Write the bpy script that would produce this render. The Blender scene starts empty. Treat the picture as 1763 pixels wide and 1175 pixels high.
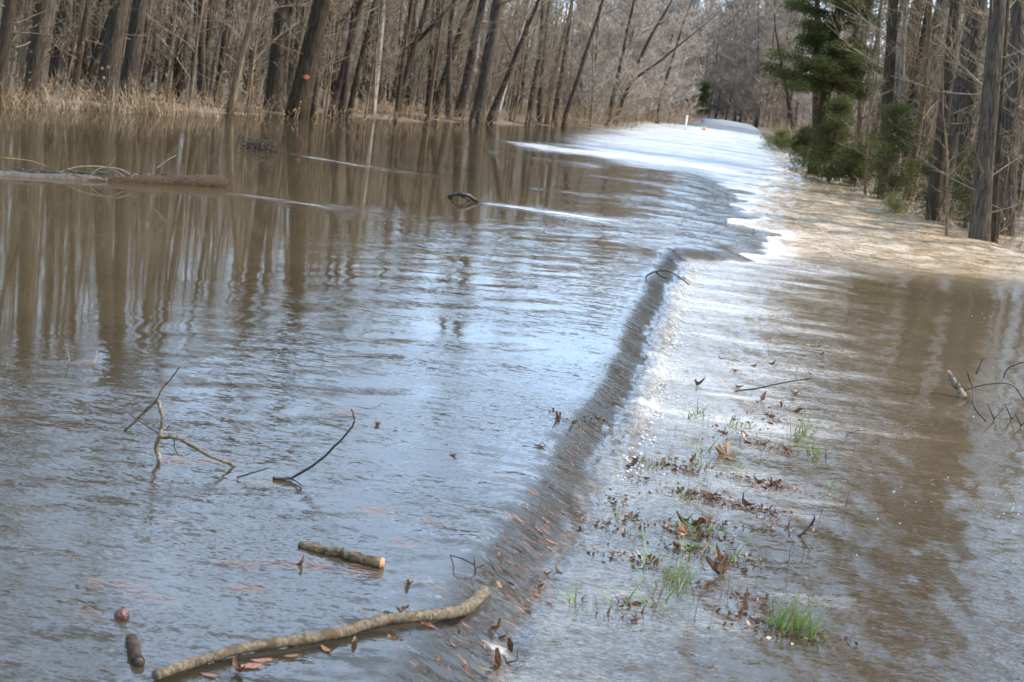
import bpy, math, random
import numpy as np
from mathutils import Vector, Matrix, Quaternion

# ------------------------------------------------------------------ camera
W0, H0, FPX = 1763.0, 1175.0, 3000.0
ROLL, PITCH, CAM_H = math.radians(7.0), math.radians(8.66), 1.6
scene = bpy.context.scene
COL = scene.collection
cam_data = bpy.data.cameras.new("camera")
cam = bpy.data.objects.new("camera", cam_data)
COL.objects.link(cam)
CAM_M = (Matrix.Translation((0, 0, CAM_H)) @ Matrix.Rotation(math.pi / 2 - PITCH, 4, 'X')
         @ Matrix.Rotation(ROLL, 4, 'Z'))
cam.matrix_world = CAM_M
cam_data.sensor_width = 36.0
cam_data.lens = 36.0 * FPX / W0
cam_data.clip_start, cam_data.clip_end = 0.05, 3000
cam_data.dof.use_dof = True
cam_data.dof.focus_distance = 8.5
cam_data.dof.aperture_fstop = 8.0
scene.camera = cam

# ------------------------------------------------------------------ sky, sun, exposure
SUN_AZ, SUN_EL = math.radians(86), math.radians(46)     # azimuth from +Y towards +X
world = bpy.data.worlds.new("World"); scene.world = world; world.use_nodes = True
wn, wl = world.node_tree.nodes, world.node_tree.links
wn.clear()
w_out = wn.new('ShaderNodeOutputWorld'); w_bg = wn.new('ShaderNodeBackground')
sky = wn.new('ShaderNodeTexSky'); sky.sky_type = 'NISHITA'; sky.sun_disc = False
sky.sun_elevation = SUN_EL; sky.sun_rotation = SUN_AZ
sky.air_density = 1.0; sky.dust_density = 0.6; sky.ozone_density = 1.2
w_tc = wn.new('ShaderNodeTexCoord'); w_mp = wn.new('ShaderNodeMapping'); w_mp.inputs['Scale'].default_value = (1.6, 1.6, 4.0)
w_no = wn.new('ShaderNodeTexNoise'); w_no.inputs['Scale'].default_value = 2.2; w_no.inputs['Detail'].default_value = 7
w_rp = wn.new('ShaderNodeValToRGB'); w_rp.color_ramp.elements[0].position = 0.32; w_rp.color_ramp.elements[1].position = 0.62
w_rp.color_ramp.elements[1].color = (0.85, 0.85, 0.85, 1)
w_mx = wn.new('ShaderNodeMix'); w_mx.data_type = 'RGBA'; w_mx.inputs[7].default_value = (8.2, 11.7, 16.6, 1)
wl.new(w_tc.outputs['Generated'], w_mp.inputs['Vector']); wl.new(w_mp.outputs[0], w_no.inputs['Vector'])
wl.new(w_no.outputs['Fac'], w_rp.inputs['Fac']); wl.new(w_rp.outputs['Color'], w_mx.inputs[0])
wl.new(sky.outputs[0], w_mx.inputs[6]); wl.new(w_mx.outputs[2], w_bg.inputs['Color'])
w_bg.inputs['Strength'].default_value = 0.15
wl.new(w_bg.outputs[0], w_out.inputs['Surface'])

sun_data = bpy.data.lights.new("sun", 'SUN'); sun_data.energy = 4.9; sun_data.angle = math.radians(0.6)
sun_data.color = (1.0, 0.92, 0.80)
sun = bpy.data.objects.new("sun", sun_data); COL.objects.link(sun)
sdir = Vector((math.sin(SUN_AZ) * math.cos(SUN_EL), math.cos(SUN_AZ) * math.cos(SUN_EL), math.sin(SUN_EL)))
sun.rotation_mode = 'QUATERNION'; sun.rotation_quaternion = sdir.to_track_quat('Z', 'Y')
sun.location = sdir * 60
vs = scene.view_settings
vs.view_transform = 'Standard'; vs.look = 'None'; vs.exposure = 0.75; vs.gamma = 1.0; vs.use_curve_mapping = False
scene.cycles.max_bounces = 4; scene.cycles.diffuse_bounces = 1; scene.cycles.glossy_bounces = 2
scene.cycles.use_adaptive_sampling = True; scene.cycles.adaptive_threshold = 0.02
scene.cycles.transparent_max_bounces = 8; scene.cycles.use_denoising = True

# ------------------------------------------------------------------ helpers
rng = random.Random(7)
R3 = CAM_M.to_3x3()
def at(px, py, z=0.0):
    """a place on the level z seen at a photograph pixel -> world point"""
    d = R3 @ Vector((px - W0 / 2, -(py - H0 / 2), -FPX))
    k = (z - CAM_H) / d.z
    return Vector((0, 0, CAM_H)) + d * k
def at_depth(px, py, Y):
    d = R3 @ Vector((px - W0 / 2, -(py - H0 / 2), -FPX))
    return Vector((0, 0, CAM_H)) + d * (Y / d.y)

def sstep(a, b, x):
    t = np.clip((x - a) / (b - a), 0, 1)
    return t * t * (3 - 2 * t)

_GRAD = {}
def perlin(x, y, seed=0):
    x = np.asarray(x, float); y = np.asarray(y, float)
    if seed not in _GRAD:
        ang = np.random.RandomState(seed).rand(256, 256) * 2 * np.pi
        _GRAD[seed] = (np.cos(ang), np.sin(ang))
    gx, gy = _GRAD[seed]
    xi, yi = np.floor(x).astype(int), np.floor(y).astype(int)
    xf, yf = x - xi, y - yi
    u, v = xf ** 3 * (xf * (xf * 6 - 15) + 10), yf ** 3 * (yf * (yf * 6 - 15) + 10)
    def g(ix, iy, fx, fy):
        a, b = ix & 255, iy & 255
        return gx[a, b] * fx + gy[a, b] * fy
    n00, n10 = g(xi, yi, xf, yf), g(xi + 1, yi, xf - 1, yf)
    n01, n11 = g(xi, yi + 1, xf, yf - 1), g(xi + 1, yi + 1, xf - 1, yf - 1)
    a = n00 + u * (n10 - n00); b = n01 + u * (n11 - n01)
    return (a + v * (b - a)) * 1.4

def fbm(x, y, seed=0, octaves=4, gain=0.5):
    s, a = 0, 1.0
    for o in range(octaves):
        s = s + a * perlin(x * 2 ** o, y * 2 ** o, seed + o); a *= gain
    return s

class MB:
    """collects tubes and faces, builds one mesh"""
    def __init__(self): self.v = []; self.f = []; self.mi = []; self.cur = 0
    def face(self, pts):
        b = len(self.v); self.v.extend(tuple(p) for p in pts)
        self.f.append(tuple(range(b, b + len(pts)))); self.mi.append(self.cur)
    def tube(self, pts, radii, sides=5, cap=True, wob=0.0, rnd=None):
        pts = [Vector(p) for p in pts]
        n = len(pts); base = len(self.v)
        up = Vector((0, 0, 1))
        for i, p in enumerate(pts):
            t = (pts[min(i + 1, n - 1)] - pts[max(i - 1, 0)])
            if t.length < 1e-9: t = Vector((0, 0, 1))
            t.normalize()
            a = t.cross(up)
            if a.length < 0.15: a = t.cross(Vector((0, 1, 0)))
            a.normalize(); b = t.cross(a)
            for k in range(sides):
                an = 2 * math.pi * k / sides
                rr = radii[i] * (1 + (rnd.uniform(-wob, wob) if wob else 0))
                q = p + (a * math.cos(an) + b * math.sin(an)) * rr
                self.v.append((q.x, q.y, q.z))
        for i in range(n - 1):
            for k in range(sides):
                k2 = (k + 1) % sides
                self.f.append((base + i * sides + k, base + i * sides + k2, base + (i + 1) * sides + k2, base + (i + 1) * sides + k)); self.mi.append(self.cur)
        if cap:
            self.f.append(tuple(base + k for k in range(sides))[::-1]); self.mi.append(self.cur)
            self.f.append(tuple(base + (n - 1) * sides + k for k in range(sides))); self.mi.append(self.cur)
    def mesh(self, name, mats, smooth=True):
        me = bpy.data.meshes.new(name)
        me.from_pydata(self.v, [], self.f)
        for m in (mats if isinstance(mats, (list, tuple)) else [mats]): me.materials.append(m)
        me.polygons.foreach_set('material_index', self.mi)
        me.polygons.foreach_set('use_smooth', [smooth] * len(self.f))
        me.update()
        return me
    def build(self, name, mats, parent=None, smooth=True):
        return link(name, self.mesh(name, mats, smooth), parent)

def link(name, me, parent=None, loc=None):
    o = bpy.data.objects.new(name, me); COL.objects.link(o)
    if parent is not None: o.parent = parent
    if loc is not None: o.location = loc
    return o
def tag(o, label=None, cat=None, group=None, kind=None):
    if label: o['label'] = label
    if cat: o['category'] = cat
    if group: o['group'] = group
    if kind: o['kind'] = kind
    return o
def empty(name, loc=(0, 0, 0)):
    o = bpy.data.objects.new(name, None); COL.objects.link(o); o.location = loc; o.empty_display_size = 0.1
    return o

# ------------------------------------------------------------------ materials
def new_mat(name):
    m = bpy.data.materials.new(name); m.use_nodes = True
    nt = m.node_tree; nt.nodes.clear()
    out = nt.nodes.new('ShaderNodeOutputMaterial')
    return m, nt, out
def N(nt, t, **kw):
    n = nt.nodes.new(t)
    for k, v in kw.items(): setattr(n, k, v)
    return n
def S(nt, node, sock, val):
    """set or link"""
    if hasattr(val, 'links') or isinstance(val, bpy.types.NodeSocket): nt.links.new(val, node.inputs[sock])
    else: node.inputs[sock].default_value = val
def math_n(nt, op, a, b=None, c=None, clamp=False):
    n = N(nt, 'ShaderNodeMath', operation=op); n.use_clamp = clamp
    S(nt, n, 0, a)
    if b is not None: S(nt, n, 1, b)
    if c is not None: S(nt, n, 2, c)
    return n.outputs[0]
def noise_n(nt, vec, scale, detail=3, rough=0.55, dist=0.0):
    n = N(nt, 'ShaderNodeTexNoise'); S(nt, n, 'Vector', vec)
    n.inputs['Scale'].default_value = scale; n.inputs['Detail'].default_value = detail
    n.inputs['Roughness'].default_value = rough; n.inputs['Distortion'].default_value = dist
    return n.outputs['Fac']
def mapping_n(nt, vec, scale=(1, 1, 1), rot=(0, 0, 0)):
    n = N(nt, 'ShaderNodeMapping'); S(nt, n, 'Vector', vec)
    n.inputs['Scale'].default_value = scale; n.inputs['Rotation'].default_value = rot
    return n.outputs[0]
def mix_c(nt, fac, a, b):
    n = N(nt, 'ShaderNodeMix', data_type='RGBA'); n.clamp_factor = True
    S(nt, n, 0, fac); S(nt, n, 6, a); S(nt, n, 7, b)
    return n.outputs[2]
def ramp_n(nt, fac, stops):
    n = N(nt, 'ShaderNodeValToRGB'); S(nt, n, 'Fac', fac)
    e = n.color_ramp.elements
    e[0].position, e[0].color = stops[0][0], (*stops[0][1], 1)
    e[1].position, e[1].color = stops[-1][0], (*stops[-1][1], 1)
    for p, c in stops[1:-1]:
        k = e.new(p); k.color = (*c, 1)
    return n.outputs['Color']
def mrange(nt, v, a, b, c=0.0, d=1.0):
    n = N(nt, 'ShaderNodeMapRange'); S(nt, n, 0, v)
    for i, k in enumerate((a, b, c, d)): n.inputs[i + 1].default_value = k
    return n.outputs[0]

def wood_mat(name, dark, light, scale=(9, 9, 1.3), rough=0.9, bump=0.012, blotch=None, bs=4.5):
    """bark: vertical furrows, patchy lichen, per-tree tint"""
    m, nt, out = new_mat(name)
    tc = N(nt, 'ShaderNodeTexCoord').outputs['Object']
    oi = N(nt, 'ShaderNodeObjectInfo').outputs['Random']
    off = N(nt, 'ShaderNodeVectorMath', operation='ADD'); S(nt, off, 0, tc)
    cmb = N(nt, 'ShaderNodeCombineXYZ'); S(nt, cmb, 2, math_n(nt, 'MULTIPLY', oi, 37.0)); S(nt, off, 1, cmb.outputs[0])
    v = off.outputs[0]
    f = noise_n(nt, mapping_n(nt, v, scale), 3.0, 5, 0.6, 0.4)
    g = noise_n(nt, v, 1.7, 3)
    c = ramp_n(nt, f, [(0.3, dark), (0.7, light)])
    if blotch:
        c = mix_c(nt, mrange(nt, noise_n(nt, v, bs, 4), 0.52, 0.62), c, (*blotch, 1))
    hs = N(nt, 'ShaderNodeHueSaturation'); S(nt, hs, 'Color', c)
    S(nt, hs, 'Value', math_n(nt, 'ADD', mrange(nt, oi, 0, 1, 0.72, 1.3), mrange(nt, g, 0.3, 0.7, -0.15, 0.15)))
    S(nt, hs, 'Saturation', mrange(nt, oi, 0, 1, 1.1, 0.8))
    b = N(nt, 'ShaderNodeBsdfPrincipled'); S(nt, b, 'Base Color', hs.outputs[0]); S(nt, b, 'Roughness', rough)
    S(nt, b, 'Specular IOR Level', 0.25)
    bp = N(nt, 'ShaderNodeBump'); S(nt, bp, 'Height', f); bp.inputs['Distance'].default_value = bump; bp.inputs['Strength'].default_value = 0.8
    nt.links.new(bp.outputs[0], b.inputs['Normal'])
    nt.links.new(b.outputs[0], out.inputs[0])
    return m
M = {}
M['bark_dark'] = wood_mat('bark_dark', (0.007, 0.0045, 0.003), (0.085, 0.057, 0.031), bump=0.03)
M['bark_tan'] = wood_mat('bark_tan', (0.055, 0.035, 0.017), (0.20, 0.132, 0.068), bump=0.008)
M['bark_grey'] = wood_mat('bark_grey', (0.009, 0.0062, 0.004), (0.10, 0.072, 0.046), bump=0.05)
M['bark_pale'] = wood_mat('bark_pale', (0.16, 0.13, 0.097), (0.34, 0.295, 0.235), scale=(3, 3, 2), bump=0.004, blotch=(0.16, 0.13, 0.09))
M['twig'] = wood_mat('twig', (0.10, 0.072, 0.045), (0.27, 0.205, 0.13), bump=0.001)
M['twig_far'] = wood_mat('twig_far', (0.22, 0.17, 0.13), (0.38, 0.305, 0.24), bump=0.001)  # paler copy of twig: far haze and sunlight put into the colour
M['drift'] = wood_mat('drift', (0.010, 0.006, 0.004), (0.075, 0.045, 0.023), scale=(14, 14, 14), bump=0.012, rough=0.95)
M['drift_red'] = wood_mat('drift_red', (0.04, 0.018, 0.008), (0.20, 0.09, 0.035), scale=(9, 9, 9), bump=0.008, rough=0.9)
M['wet_wood'] = wood_mat('wet_wood', (0.015, 0.011, 0.008), (0.07, 0.05, 0.035), bump=0.002, rough=0.4)
M['stick'] = wood_mat('stick', (0.04, 0.026, 0.013), (0.23, 0.16, 0.085), scale=(34, 34, 34), bump=0.005, rough=0.75, blotch=(0.04, 0.026, 0.014), bs=38)
M['stick_grey'] = wood_mat('stick_grey', (0.035, 0.025, 0.016), (0.24, 0.185, 0.12), scale=(26, 26, 26), bump=0.005, rough=0.75, blotch=(0.085, 0.052, 0.024), bs=22)
M['log_grey'] = wood_mat('log_grey', (0.02, 0.015, 0.012), (0.085, 0.067, 0.055), scale=(8, 8, 8), bump=0.006, rough=0.8, blotch=(0.06, 0.04, 0.03))
M['cut_wood'] = wood_mat('cut_wood', (0.26, 0.095, 0.018), (0.42, 0.185, 0.045), scale=(10, 10, 10), bump=0.001)
M['dry_grass'] = wood_mat('dry_grass', (0.17, 0.105, 0.05), (0.34, 0.225, 0.115), bump=0.001)
M['stem'] = wood_mat('stem', (0.06, 0.04, 0.03), (0.15, 0.10, 0.07), bump=0.001)

def leafy_mat(name, stops, trans=0.35, rough=0.5, scale=9):
    m, nt, out = new_mat(name)
    oi = N(nt, 'ShaderNodeObjectInfo').outputs['Random']
    tc = N(nt, 'ShaderNodeTexCoord').outputs['Object']
    geo = N(nt, 'ShaderNodeNewGeometry').outputs['Random Per Island']
    f = math_n(nt, 'ADD', math_n(nt, 'MULTIPLY', geo, 0.45), math_n(nt, 'ADD', math_n(nt, 'MULTIPLY', oi, 0.3), math_n(nt, 'MULTIPLY', noise_n(nt, tc, scale, 3), 0.4)))
    c = ramp_n(nt, f, stops)
    b = N(nt, 'ShaderNodeBsdfPrincipled'); S(nt, b, 'Base Color', c); S(nt, b, 'Roughness', rough); S(nt, b, 'Specular IOR Level', 0.3)
    t = N(nt, 'ShaderNodeBsdfTranslucent'); S(nt, t, 'Color', c)
    mx = N(nt, 'ShaderNodeMixShader'); mx.inputs[0].default_value = trans
    nt.links.new(b.outputs[0], mx.inputs[1]); nt.links.new(t.outputs[0], mx.inputs[2]); nt.links.new(mx.outputs[0], out.inputs[0])
    return m
M['leaf'] = leafy_mat('leaf', [(0.2, (0.03, 0.014, 0.008)), (0.5, (0.10, 0.043, 0.02)), (0.85, (0.20, 0.10, 0.048))], 0.2, 0.4, 25)
M['leaf_tan'] = leafy_mat('leaf_tan', [(0.2, (0.15, 0.085, 0.04)), (0.8, (0.32, 0.195, 0.10))], 0.25, 0.6, 25)
M['leaf_orange'] = leafy_mat('leaf_orange', [(0.2, (0.10, 0.04, 0.018)), (0.8, (0.30, 0.135, 0.062))], 0.25, 0.35, 25)
M['needle_red'] = leafy_mat('needle_red', [(0.2, (0.12, 0.05, 0.028)), (0.8, (0.34, 0.17, 0.105))], 0.15, 0.5, 10)
M['grass'] = leafy_mat('grass', [(0.2, (0.045, 0.08, 0.013)), (0.6, (0.11, 0.19, 0.026)), (0.9, (0.21, 0.27, 0.06))], 0.35, 0.5, 6)
M['cedar'] = leafy_mat('cedar', [(0.2, (0.030, 0.036, 0.008)), (0.55, (0.068, 0.076, 0.018)), (0.9, (0.145, 0.135, 0.04))], 0.3, 0.9, 1.5)
M['cedar_dark'] = leafy_mat('cedar_dark', [(0.2, (0.020, 0.028, 0.006)), (0.55, (0.050, 0.060, 0.013)), (0.9, (0.11, 0.11, 0.028))], 0.3, 0.9, 1.5)
M['pine'] = leafy_mat('pine', [(0.2, (0.018, 0.045, 0.015)), (0.6, (0.045, 0.09, 0.028)), (0.9, (0.10, 0.15, 0.05))], 0.25, 0.5, 1.2)
M['bush'] = leafy_mat('bush', [(0.2, (0.07, 0.08, 0.02)), (0.8, (0.26, 0.24, 0.07))], 0.3, 0.6, 2)
M['leaf_rust'] = leafy_mat('leaf_rust', [(0.2, (0.06, 0.03, 0.015)), (0.8, (0.17, 0.085, 0.04))], 0.3, 0.6, 2)
M['dry_leaf'] = leafy_mat('dry_leaf', [(0.2, (0.17, 0.09, 0.045)), (0.8, (0.36, 0.22, 0.12))], 0.35, 0.6, 2)

def flat_mat(name, col, rough=0.6, nscale=30, var=0.25):
    m, nt, out = new_mat(name)
    tc = N(nt, 'ShaderNodeTexCoord').outputs['Object']
    f = noise_n(nt, tc, nscale, 4)
    b = N(nt, 'ShaderNodeBsdfPrincipled')
    S(nt, b, 'Base Color', mix_c(nt, f, tuple(k * (1 - var) for k in col) + (1,), tuple(min(1, k * (1 + var)) for k in col) + (1,)))
    S(nt, b, 'Roughness', rough)
    nt.links.new(b.outputs[0], out.inputs[0]); return m
M['white_paint'] = flat_mat('white_paint', (0.8, 0.8, 0.78))
M['orange_paint'] = flat_mat('orange_paint', (0.75, 0.30, 0.04))
M['mark_orange'] = flat_mat('mark_orange', (0.40, 0.075, 0.025), nscale=25, var=0.7)
M['foam'] = flat_mat('foam', (0.45, 0.43, 0.40), 0.35)
M['cone'] = flat_mat('cone', (0.075, 0.025, 0.018), 0.5, 40, 0.6)

# ------------------------------------------------------------------ layout curves (metres; +Y along the view, upstream water level z = 0)
ZL = -0.13
lip_px = [(868, 1175), (905, 1075), (960, 1000), (1005, 915), (1050, 800), (1090, 725), (1128, 645), (1138, 570), (1165, 505), (1190, 445)]
lip = [at(x, y, ZL) for x, y in lip_px]
lipY = [-6.0, 0.5] + [p.y for p in lip] + [19.0, 20.2, 21.8, 24.5, 29.0, 36, 46, 60, 80, 100, 116, 126, 140, 165, 200]
lipX = [lip[0].x - 1.9, lip[0].x - 0.62] + [p.x for p in lip] + [2.4, 2.95, 3.12, 3.15, 3.6, 4.55, 6.0, 7.9, 10.4, 12.7, 13.9, 13.6, 11.0, 2.0, -20.0]
lipY, lipX = np.array(lipY), np.array(lipX)
_ly = np.linspace(-6, 200, 8241); _lx = np.interp(_ly, lipY, lipX)
_k1 = np.exp(-0.5 * (np.arange(-80, 81) * 0.025 / 0.45) ** 2); _k1 /= _k1.sum()
_k2 = np.exp(-0.5 * (np.arange(-320, 321) * 0.025 / 2.2) ** 2); _k2 /= _k2.sum()
_s1 = np.convolve(np.pad(_lx, 80, 'edge'), _k1, 'valid'); _s2 = np.convolve(np.pad(_lx, 320, 'edge'), _k2, 'valid')
_lx = _s1 + (_s2 - _s1) * sstep(23, 32, _ly)
def xlip(Y): return np.interp(Y, _ly, _lx)
lsh = [at(x, y, 0) for x, y in [(0, 188), (200, 184), (400, 198), (520, 205), (700, 214), (980, 220), (1060, 224)]]
lshY = np.array([-60, 5, 16, 22] + [p.y for p in lsh] + [82, 92, 105, 118, 130, 150, 200]); lshX = np.array([-90, -60, -40, -20] + [p.x for p in lsh] + [4.4, 7.4, 9.0, 9.9, 8.6, 0.5, -40])
rsh = [at(x, y, -0.18) for x, y in [(1763, 446), (1690, 432), (1600, 395), (1520, 360), (1440, 320), (1360, 275)]]
rshY = np.array([-60, 0, 10, 18] + [p.y for p in rsh] + [80, 92, 105, 118, 130, 150, 200]); rshX = np.array([16, 14, 10.5, 8.0] + [p.x for p in rsh] + [12.4, 13.6, 14.4, 15.2, 14.2, 9.0, -12])
def xleft(Y): return np.interp(Y, lshY, lshX)
def xright(Y): return np.interp(Y, rshY, rshX)

# ------------------------------------------------------------------ water surface
_wy = np.linspace(-6, 200, 4121); _ww = 0.05 * perlin(_wy * 1.3, _wy * 0 + 3.3, 5) * sstep(4, 9, _wy)
def lip_n(X, Y):
    n = (X - xlip(Y) - np.interp(Y, _wy, _ww)) * 0.99
    if np.ndim(Y) == 0 and Y < 17: return n
    return n + (0.42 * perlin(X * 0.9, Y * 0.8, 7) + 0.22 * perlin(X * 2.3, Y * 1.9, 8)) * sstep(17.2, 19.5, Y)
def base_z(n, Y):
    far = sstep(18.6, 21.5, Y)
    face = 0.31 + 1.5 * far
    z = -0.022 * sstep(-2.2, -0.3, n) - 0.108 * sstep(-face, 0.02, n) * (1 - 0.72 * far)
    return z - 0.03 * sstep(0.2, 4.5, n) * (1 - far)
def water_fields(X, Y, detail=True):
    wob = 0.06 * np.abs(perlin(Y * 3.1, Y * 0 + 3.3, 5)) * sstep(4, 9, Y) + 0.06 * np.abs(perlin(Y * 7 + X * 2, Y * 0 + 1.7, 6))
    n = lip_n(X, Y)
    nf = n - wob
    z = base_z(n, Y)
    down = sstep(-0.16, -0.05, nf)
    # rapids beyond about 20 m on the downstream side
    rap = down * sstep(19.0, 21.3, Y + 0.25 * perlin(X * 1.2, Y * 0.6, 11) - 0.15 * (X - 3)) * (1 - sstep(60, 88, Y))
    road_turb = sstep(31, 43, Y + 0.5 * X + 4 * perlin(X * 0.5, Y * 0.15, 14)) * (1 - sstep(92, 104, Y)) * sstep(-8.5, -3.8, n + 0.05 * (Y - 50)) * (1 - down)
    edge = np.exp(-((nf + 0.03) / 0.07) ** 2) * sstep(7.3, 9.0, Y) * (1 - sstep(17.7, 18.6, Y))
    crest2 = np.exp(-((n + 0.15) / 0.35) ** 2) * sstep(18.5, 20.5, Y) * (1 - sstep(50, 70, Y))
    trail = down * sstep(6.5, 10.0, Y) * (1 - sstep(19.3, 20.6, Y)) * (1 - 0.75 * sstep(0.5, 2.3, n + 0.5 * fbm(X * 0.8, Y * 2.0, 22, 3))) * (1 - 0.25 * sstep(2, 4, n))
    trail_near = down * (1 - sstep(7, 9.5, Y)) * (1 - 0.9 * sstep(0.5, 1.7, n + 0.35 * fbm(X * 0.9, Y * 2.2, 23, 3))) * 0.5
    patches = np.clip(fbm(X * 0.55 + 0.25 * Y, Y * 1.5 + 0.35 * X, 21, 3) * 1.5, 0, 1) * down * np.exp(-np.clip(n - 0.8, 0, 9) / 1.3)
    if detail:
        z = z + rap * (0.045 * fbm(X * 1.0, Y * 1.3, 31, 4, 0.55)) + road_turb * 0.018 * fbm(X * 1.2, Y * 0.8, 37, 3)
        z = z + edge * (0.02 + 0.035 * np.abs(perlin(X * 14, Y * 6, 41)))
        z = z + down * (1 - rap) * 0.010 * np.exp(-np.clip(n, 0, 9) / 1.5) * fbm(X * 5, Y * 2.4, 43, 3)
        # gentle pillow ripples drawn out along the current on the upstream side
        z = z + (1 - down) * sstep(-3.6, -1.4, n) * (1 - sstep(-0.9, -0.4, n)) * (1 - sstep(24, 40, Y)) * 0.0040 * fbm((X + Y) * 0.8, (Y - X) * 2.2, 47, 2)
        z = z + (1 - down) * sstep(-0.9, -0.3, n) * (1 - sstep(7, 10, Y)) * 0.006 * fbm(X * 2.2 + Y * 1.3, Y * 5.5 - X * 1.5, 49, 3)
    # wakes behind things that stand in the current; sky reflections painted as foam
    wake = np.zeros_like(X)
    for (x0, y0, dx, dy, L, w, s) in WAKES:
        ln = math.hypot(dx, dy); ux, uy = dx / ln, dy / ln
        a = (X - x0) * ux + (Y - y0) * uy; b = -(X - x0) * uy + (Y - y0) * ux
        ww = w * (0.3 + 1.5 * np.clip(a / L, 0, 1)) * (1 + 0.4 * perlin(a * 2.5, a * 0, 58))
        m = sstep(-0.02, 0.08 * L, a) * (1 - sstep(0.45 * L, L, a)) * np.exp(-(b / ww) ** 2)
        m = m * np.clip(0.9 + 0.7 * perlin(a * 1.7 + x0, b * 9, 59), 0.3, 1.3)
        wake = np.maximum(wake, s * m)
    # how strongly the surface is ruffled: still pond upstream, lively close to the road edge
    big_ = fbm(X * 0.55 + 0.2 * Y, Y * 0.38, 53, 3)
    rip = 0.022 + 0.40 * sstep(-3.3, -1.3, n + 0.5 * big_) * (1 - 0.30 * sstep(18, 30, Y)) + 0.20 * sstep(9.2, 6.6, Y) * sstep(-4.5, -2.2, n)
    rip = rip * np.clip(0.85 + 0.9 * fbm(X * 0.9 + 0.3 * Y, Y * 0.8, 57, 3), 0.3, 1.5)
    rip = rip * (1 - 0.5 * sstep(-2.0, -0.9, n) * sstep(8, 11.5, Y)) + 0.42 * sstep(-0.33, -0.2, n) * sstep(7, 10, Y) + 0.34 * sstep(-1.6, -0.7, n) * sstep(18.0, 20, Y)
    rip = np.where(nf > -0.1, 0.14 + 0.7 * (1 - sstep(0.3, 2.0, n)), rip)
    rip = np.clip(rip + 0.7 * wake + 0.9 * rap + 0.5 * road_turb, 0, 2)
    foam = np.clip(0.12 * edge + 0.76 * trail + 1.15 * trail_near + 0.16 * patches + 0.26 * sstep(-3.2, -1.2, n) * sstep(12, 8, Y) * (1 - down) + 0.52 * rap + 1.0 * road_turb + 0.6 * crest2 + 0.95 * wake + 0.26 * sstep(-0.5, -0.2, n) * (1 - down) * (1 - sstep(8, 11, Y)), 0, 1)  # real froth plus painted sky highlights in wakes, far chop and near shallows
    aer = np.clip(rap + 0.25 * trail, 0, 1)
    # shallow clear film over the asphalt edge and the grassy shoulder
    clear = sstep(-2.6, -0.5, n) * (1 - sstep(1.3, 2.6, n)) * (1 - sstep(9.5, 15, Y)) * (0.75 - 0.32 * down)
    fc = 0.31 + 1.0 * sstep(18.6, 21.5, Y)
    clear = np.maximum(clear, 0.93 * sstep(-fc - 0.2, -fc + 0.1, n) * (1 - sstep(0.0, 0.08, n)) * (1 - sstep(17, 20, Y)))
    clear = np.maximum(clear, 0.6 * sstep(-5.5, -1.5, n) * (1 - sstep(8, 15, Y)) * (1 - down))
    return z, rip, foam, aer, clear, n

def wk(p0, p1, w, s):
    a, b = at(*p0), at(*p1)
    return (a.x, a.y, b.x - a.x, b.y - a.y, (b - a).length, w, s)
WAKES = [wk((478, 262), (820, 318), 0.45, 0.9), wk((375, 330), (800, 390), 0.6, 0.75), wk((812, 346), (1260, 412), 0.7, 1.0),
         wk((880, 243), (1120, 285), 1.6, 0.5), wk((790, 250), (1030, 295), 1.0, 0.4), wk((905, 325), (1180, 350), 0.6, 0.45), wk((1000, 300), (1230, 330), 0.8, 0.5),
         wk((120, 625), (330, 640), 0.05, 0.3), wk((265, 795), (520, 815), 0.06, 0.3), wk((400, 830), (640, 850), 0.05, 0.3),
         wk((1118, 478), (1180, 490), 0.06, 0.7), wk((730, 588), (930, 600), 0.06, 0.35), wk((0, 302), (180, 322), 0.06, 0.4),
         wk((1640, 680), (1760, 705), 0.06, 0.4), wk((1350, 830), (1700, 900), 0.15, 0.14), wk((1320, 960), (1600, 1000), 0.10, 0.12),
         wk((500, 826), (640, 842), 0.05, 0.5), wk((655, 976), (800, 996), 0.06, 0.35), wk((212, 1066), (300, 1074), 0.03, 0.35), wk((240, 1140), (330, 1150), 0.03, 0.3), wk((840, 1050), (900, 1060), 0.05, 0.4), wk((1190, 640), (1763, 690), 0.10, 0.22), wk((1260, 700), (1763, 800), 0.16, 0.16)]
def water_z(x, y):
    return float(base_z(lip_n(x, y), y))

def grid_mesh(name, X, Y, Z, mats, smooth=True):
    r, c = X.shape
    me = bpy.data.meshes.new(name)
    me.vertices.add(r * c)
    me.vertices.foreach_set('co', np.stack([X, Y, Z], -1).reshape(-1).astype(np.float32))
    idx = np.arange(r * c).reshape(r, c)
    q = np.stack([idx[:-1, :-1], idx[:-1, 1:], idx[1:, 1:], idx[1:, :-1]], -1).reshape(-1, 4)
    me.loops.add(q.size); me.loops.foreach_set('vertex_index', q.reshape(-1).astype(np.int32))
    me.polygons.add(len(q)); me.polygons.foreach_set('loop_start', np.arange(0, q.size, 4, dtype=np.int32))
    me.polygons.foreach_set('loop_total', np.full(len(q), 4, np.int32))
    me.polygons.foreach_set('use_smooth', np.full(len(q), smooth, bool))
    for m in mats: me.materials.append(m)
    me.update(calc_edges=True); me.validate()
    return me

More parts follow.
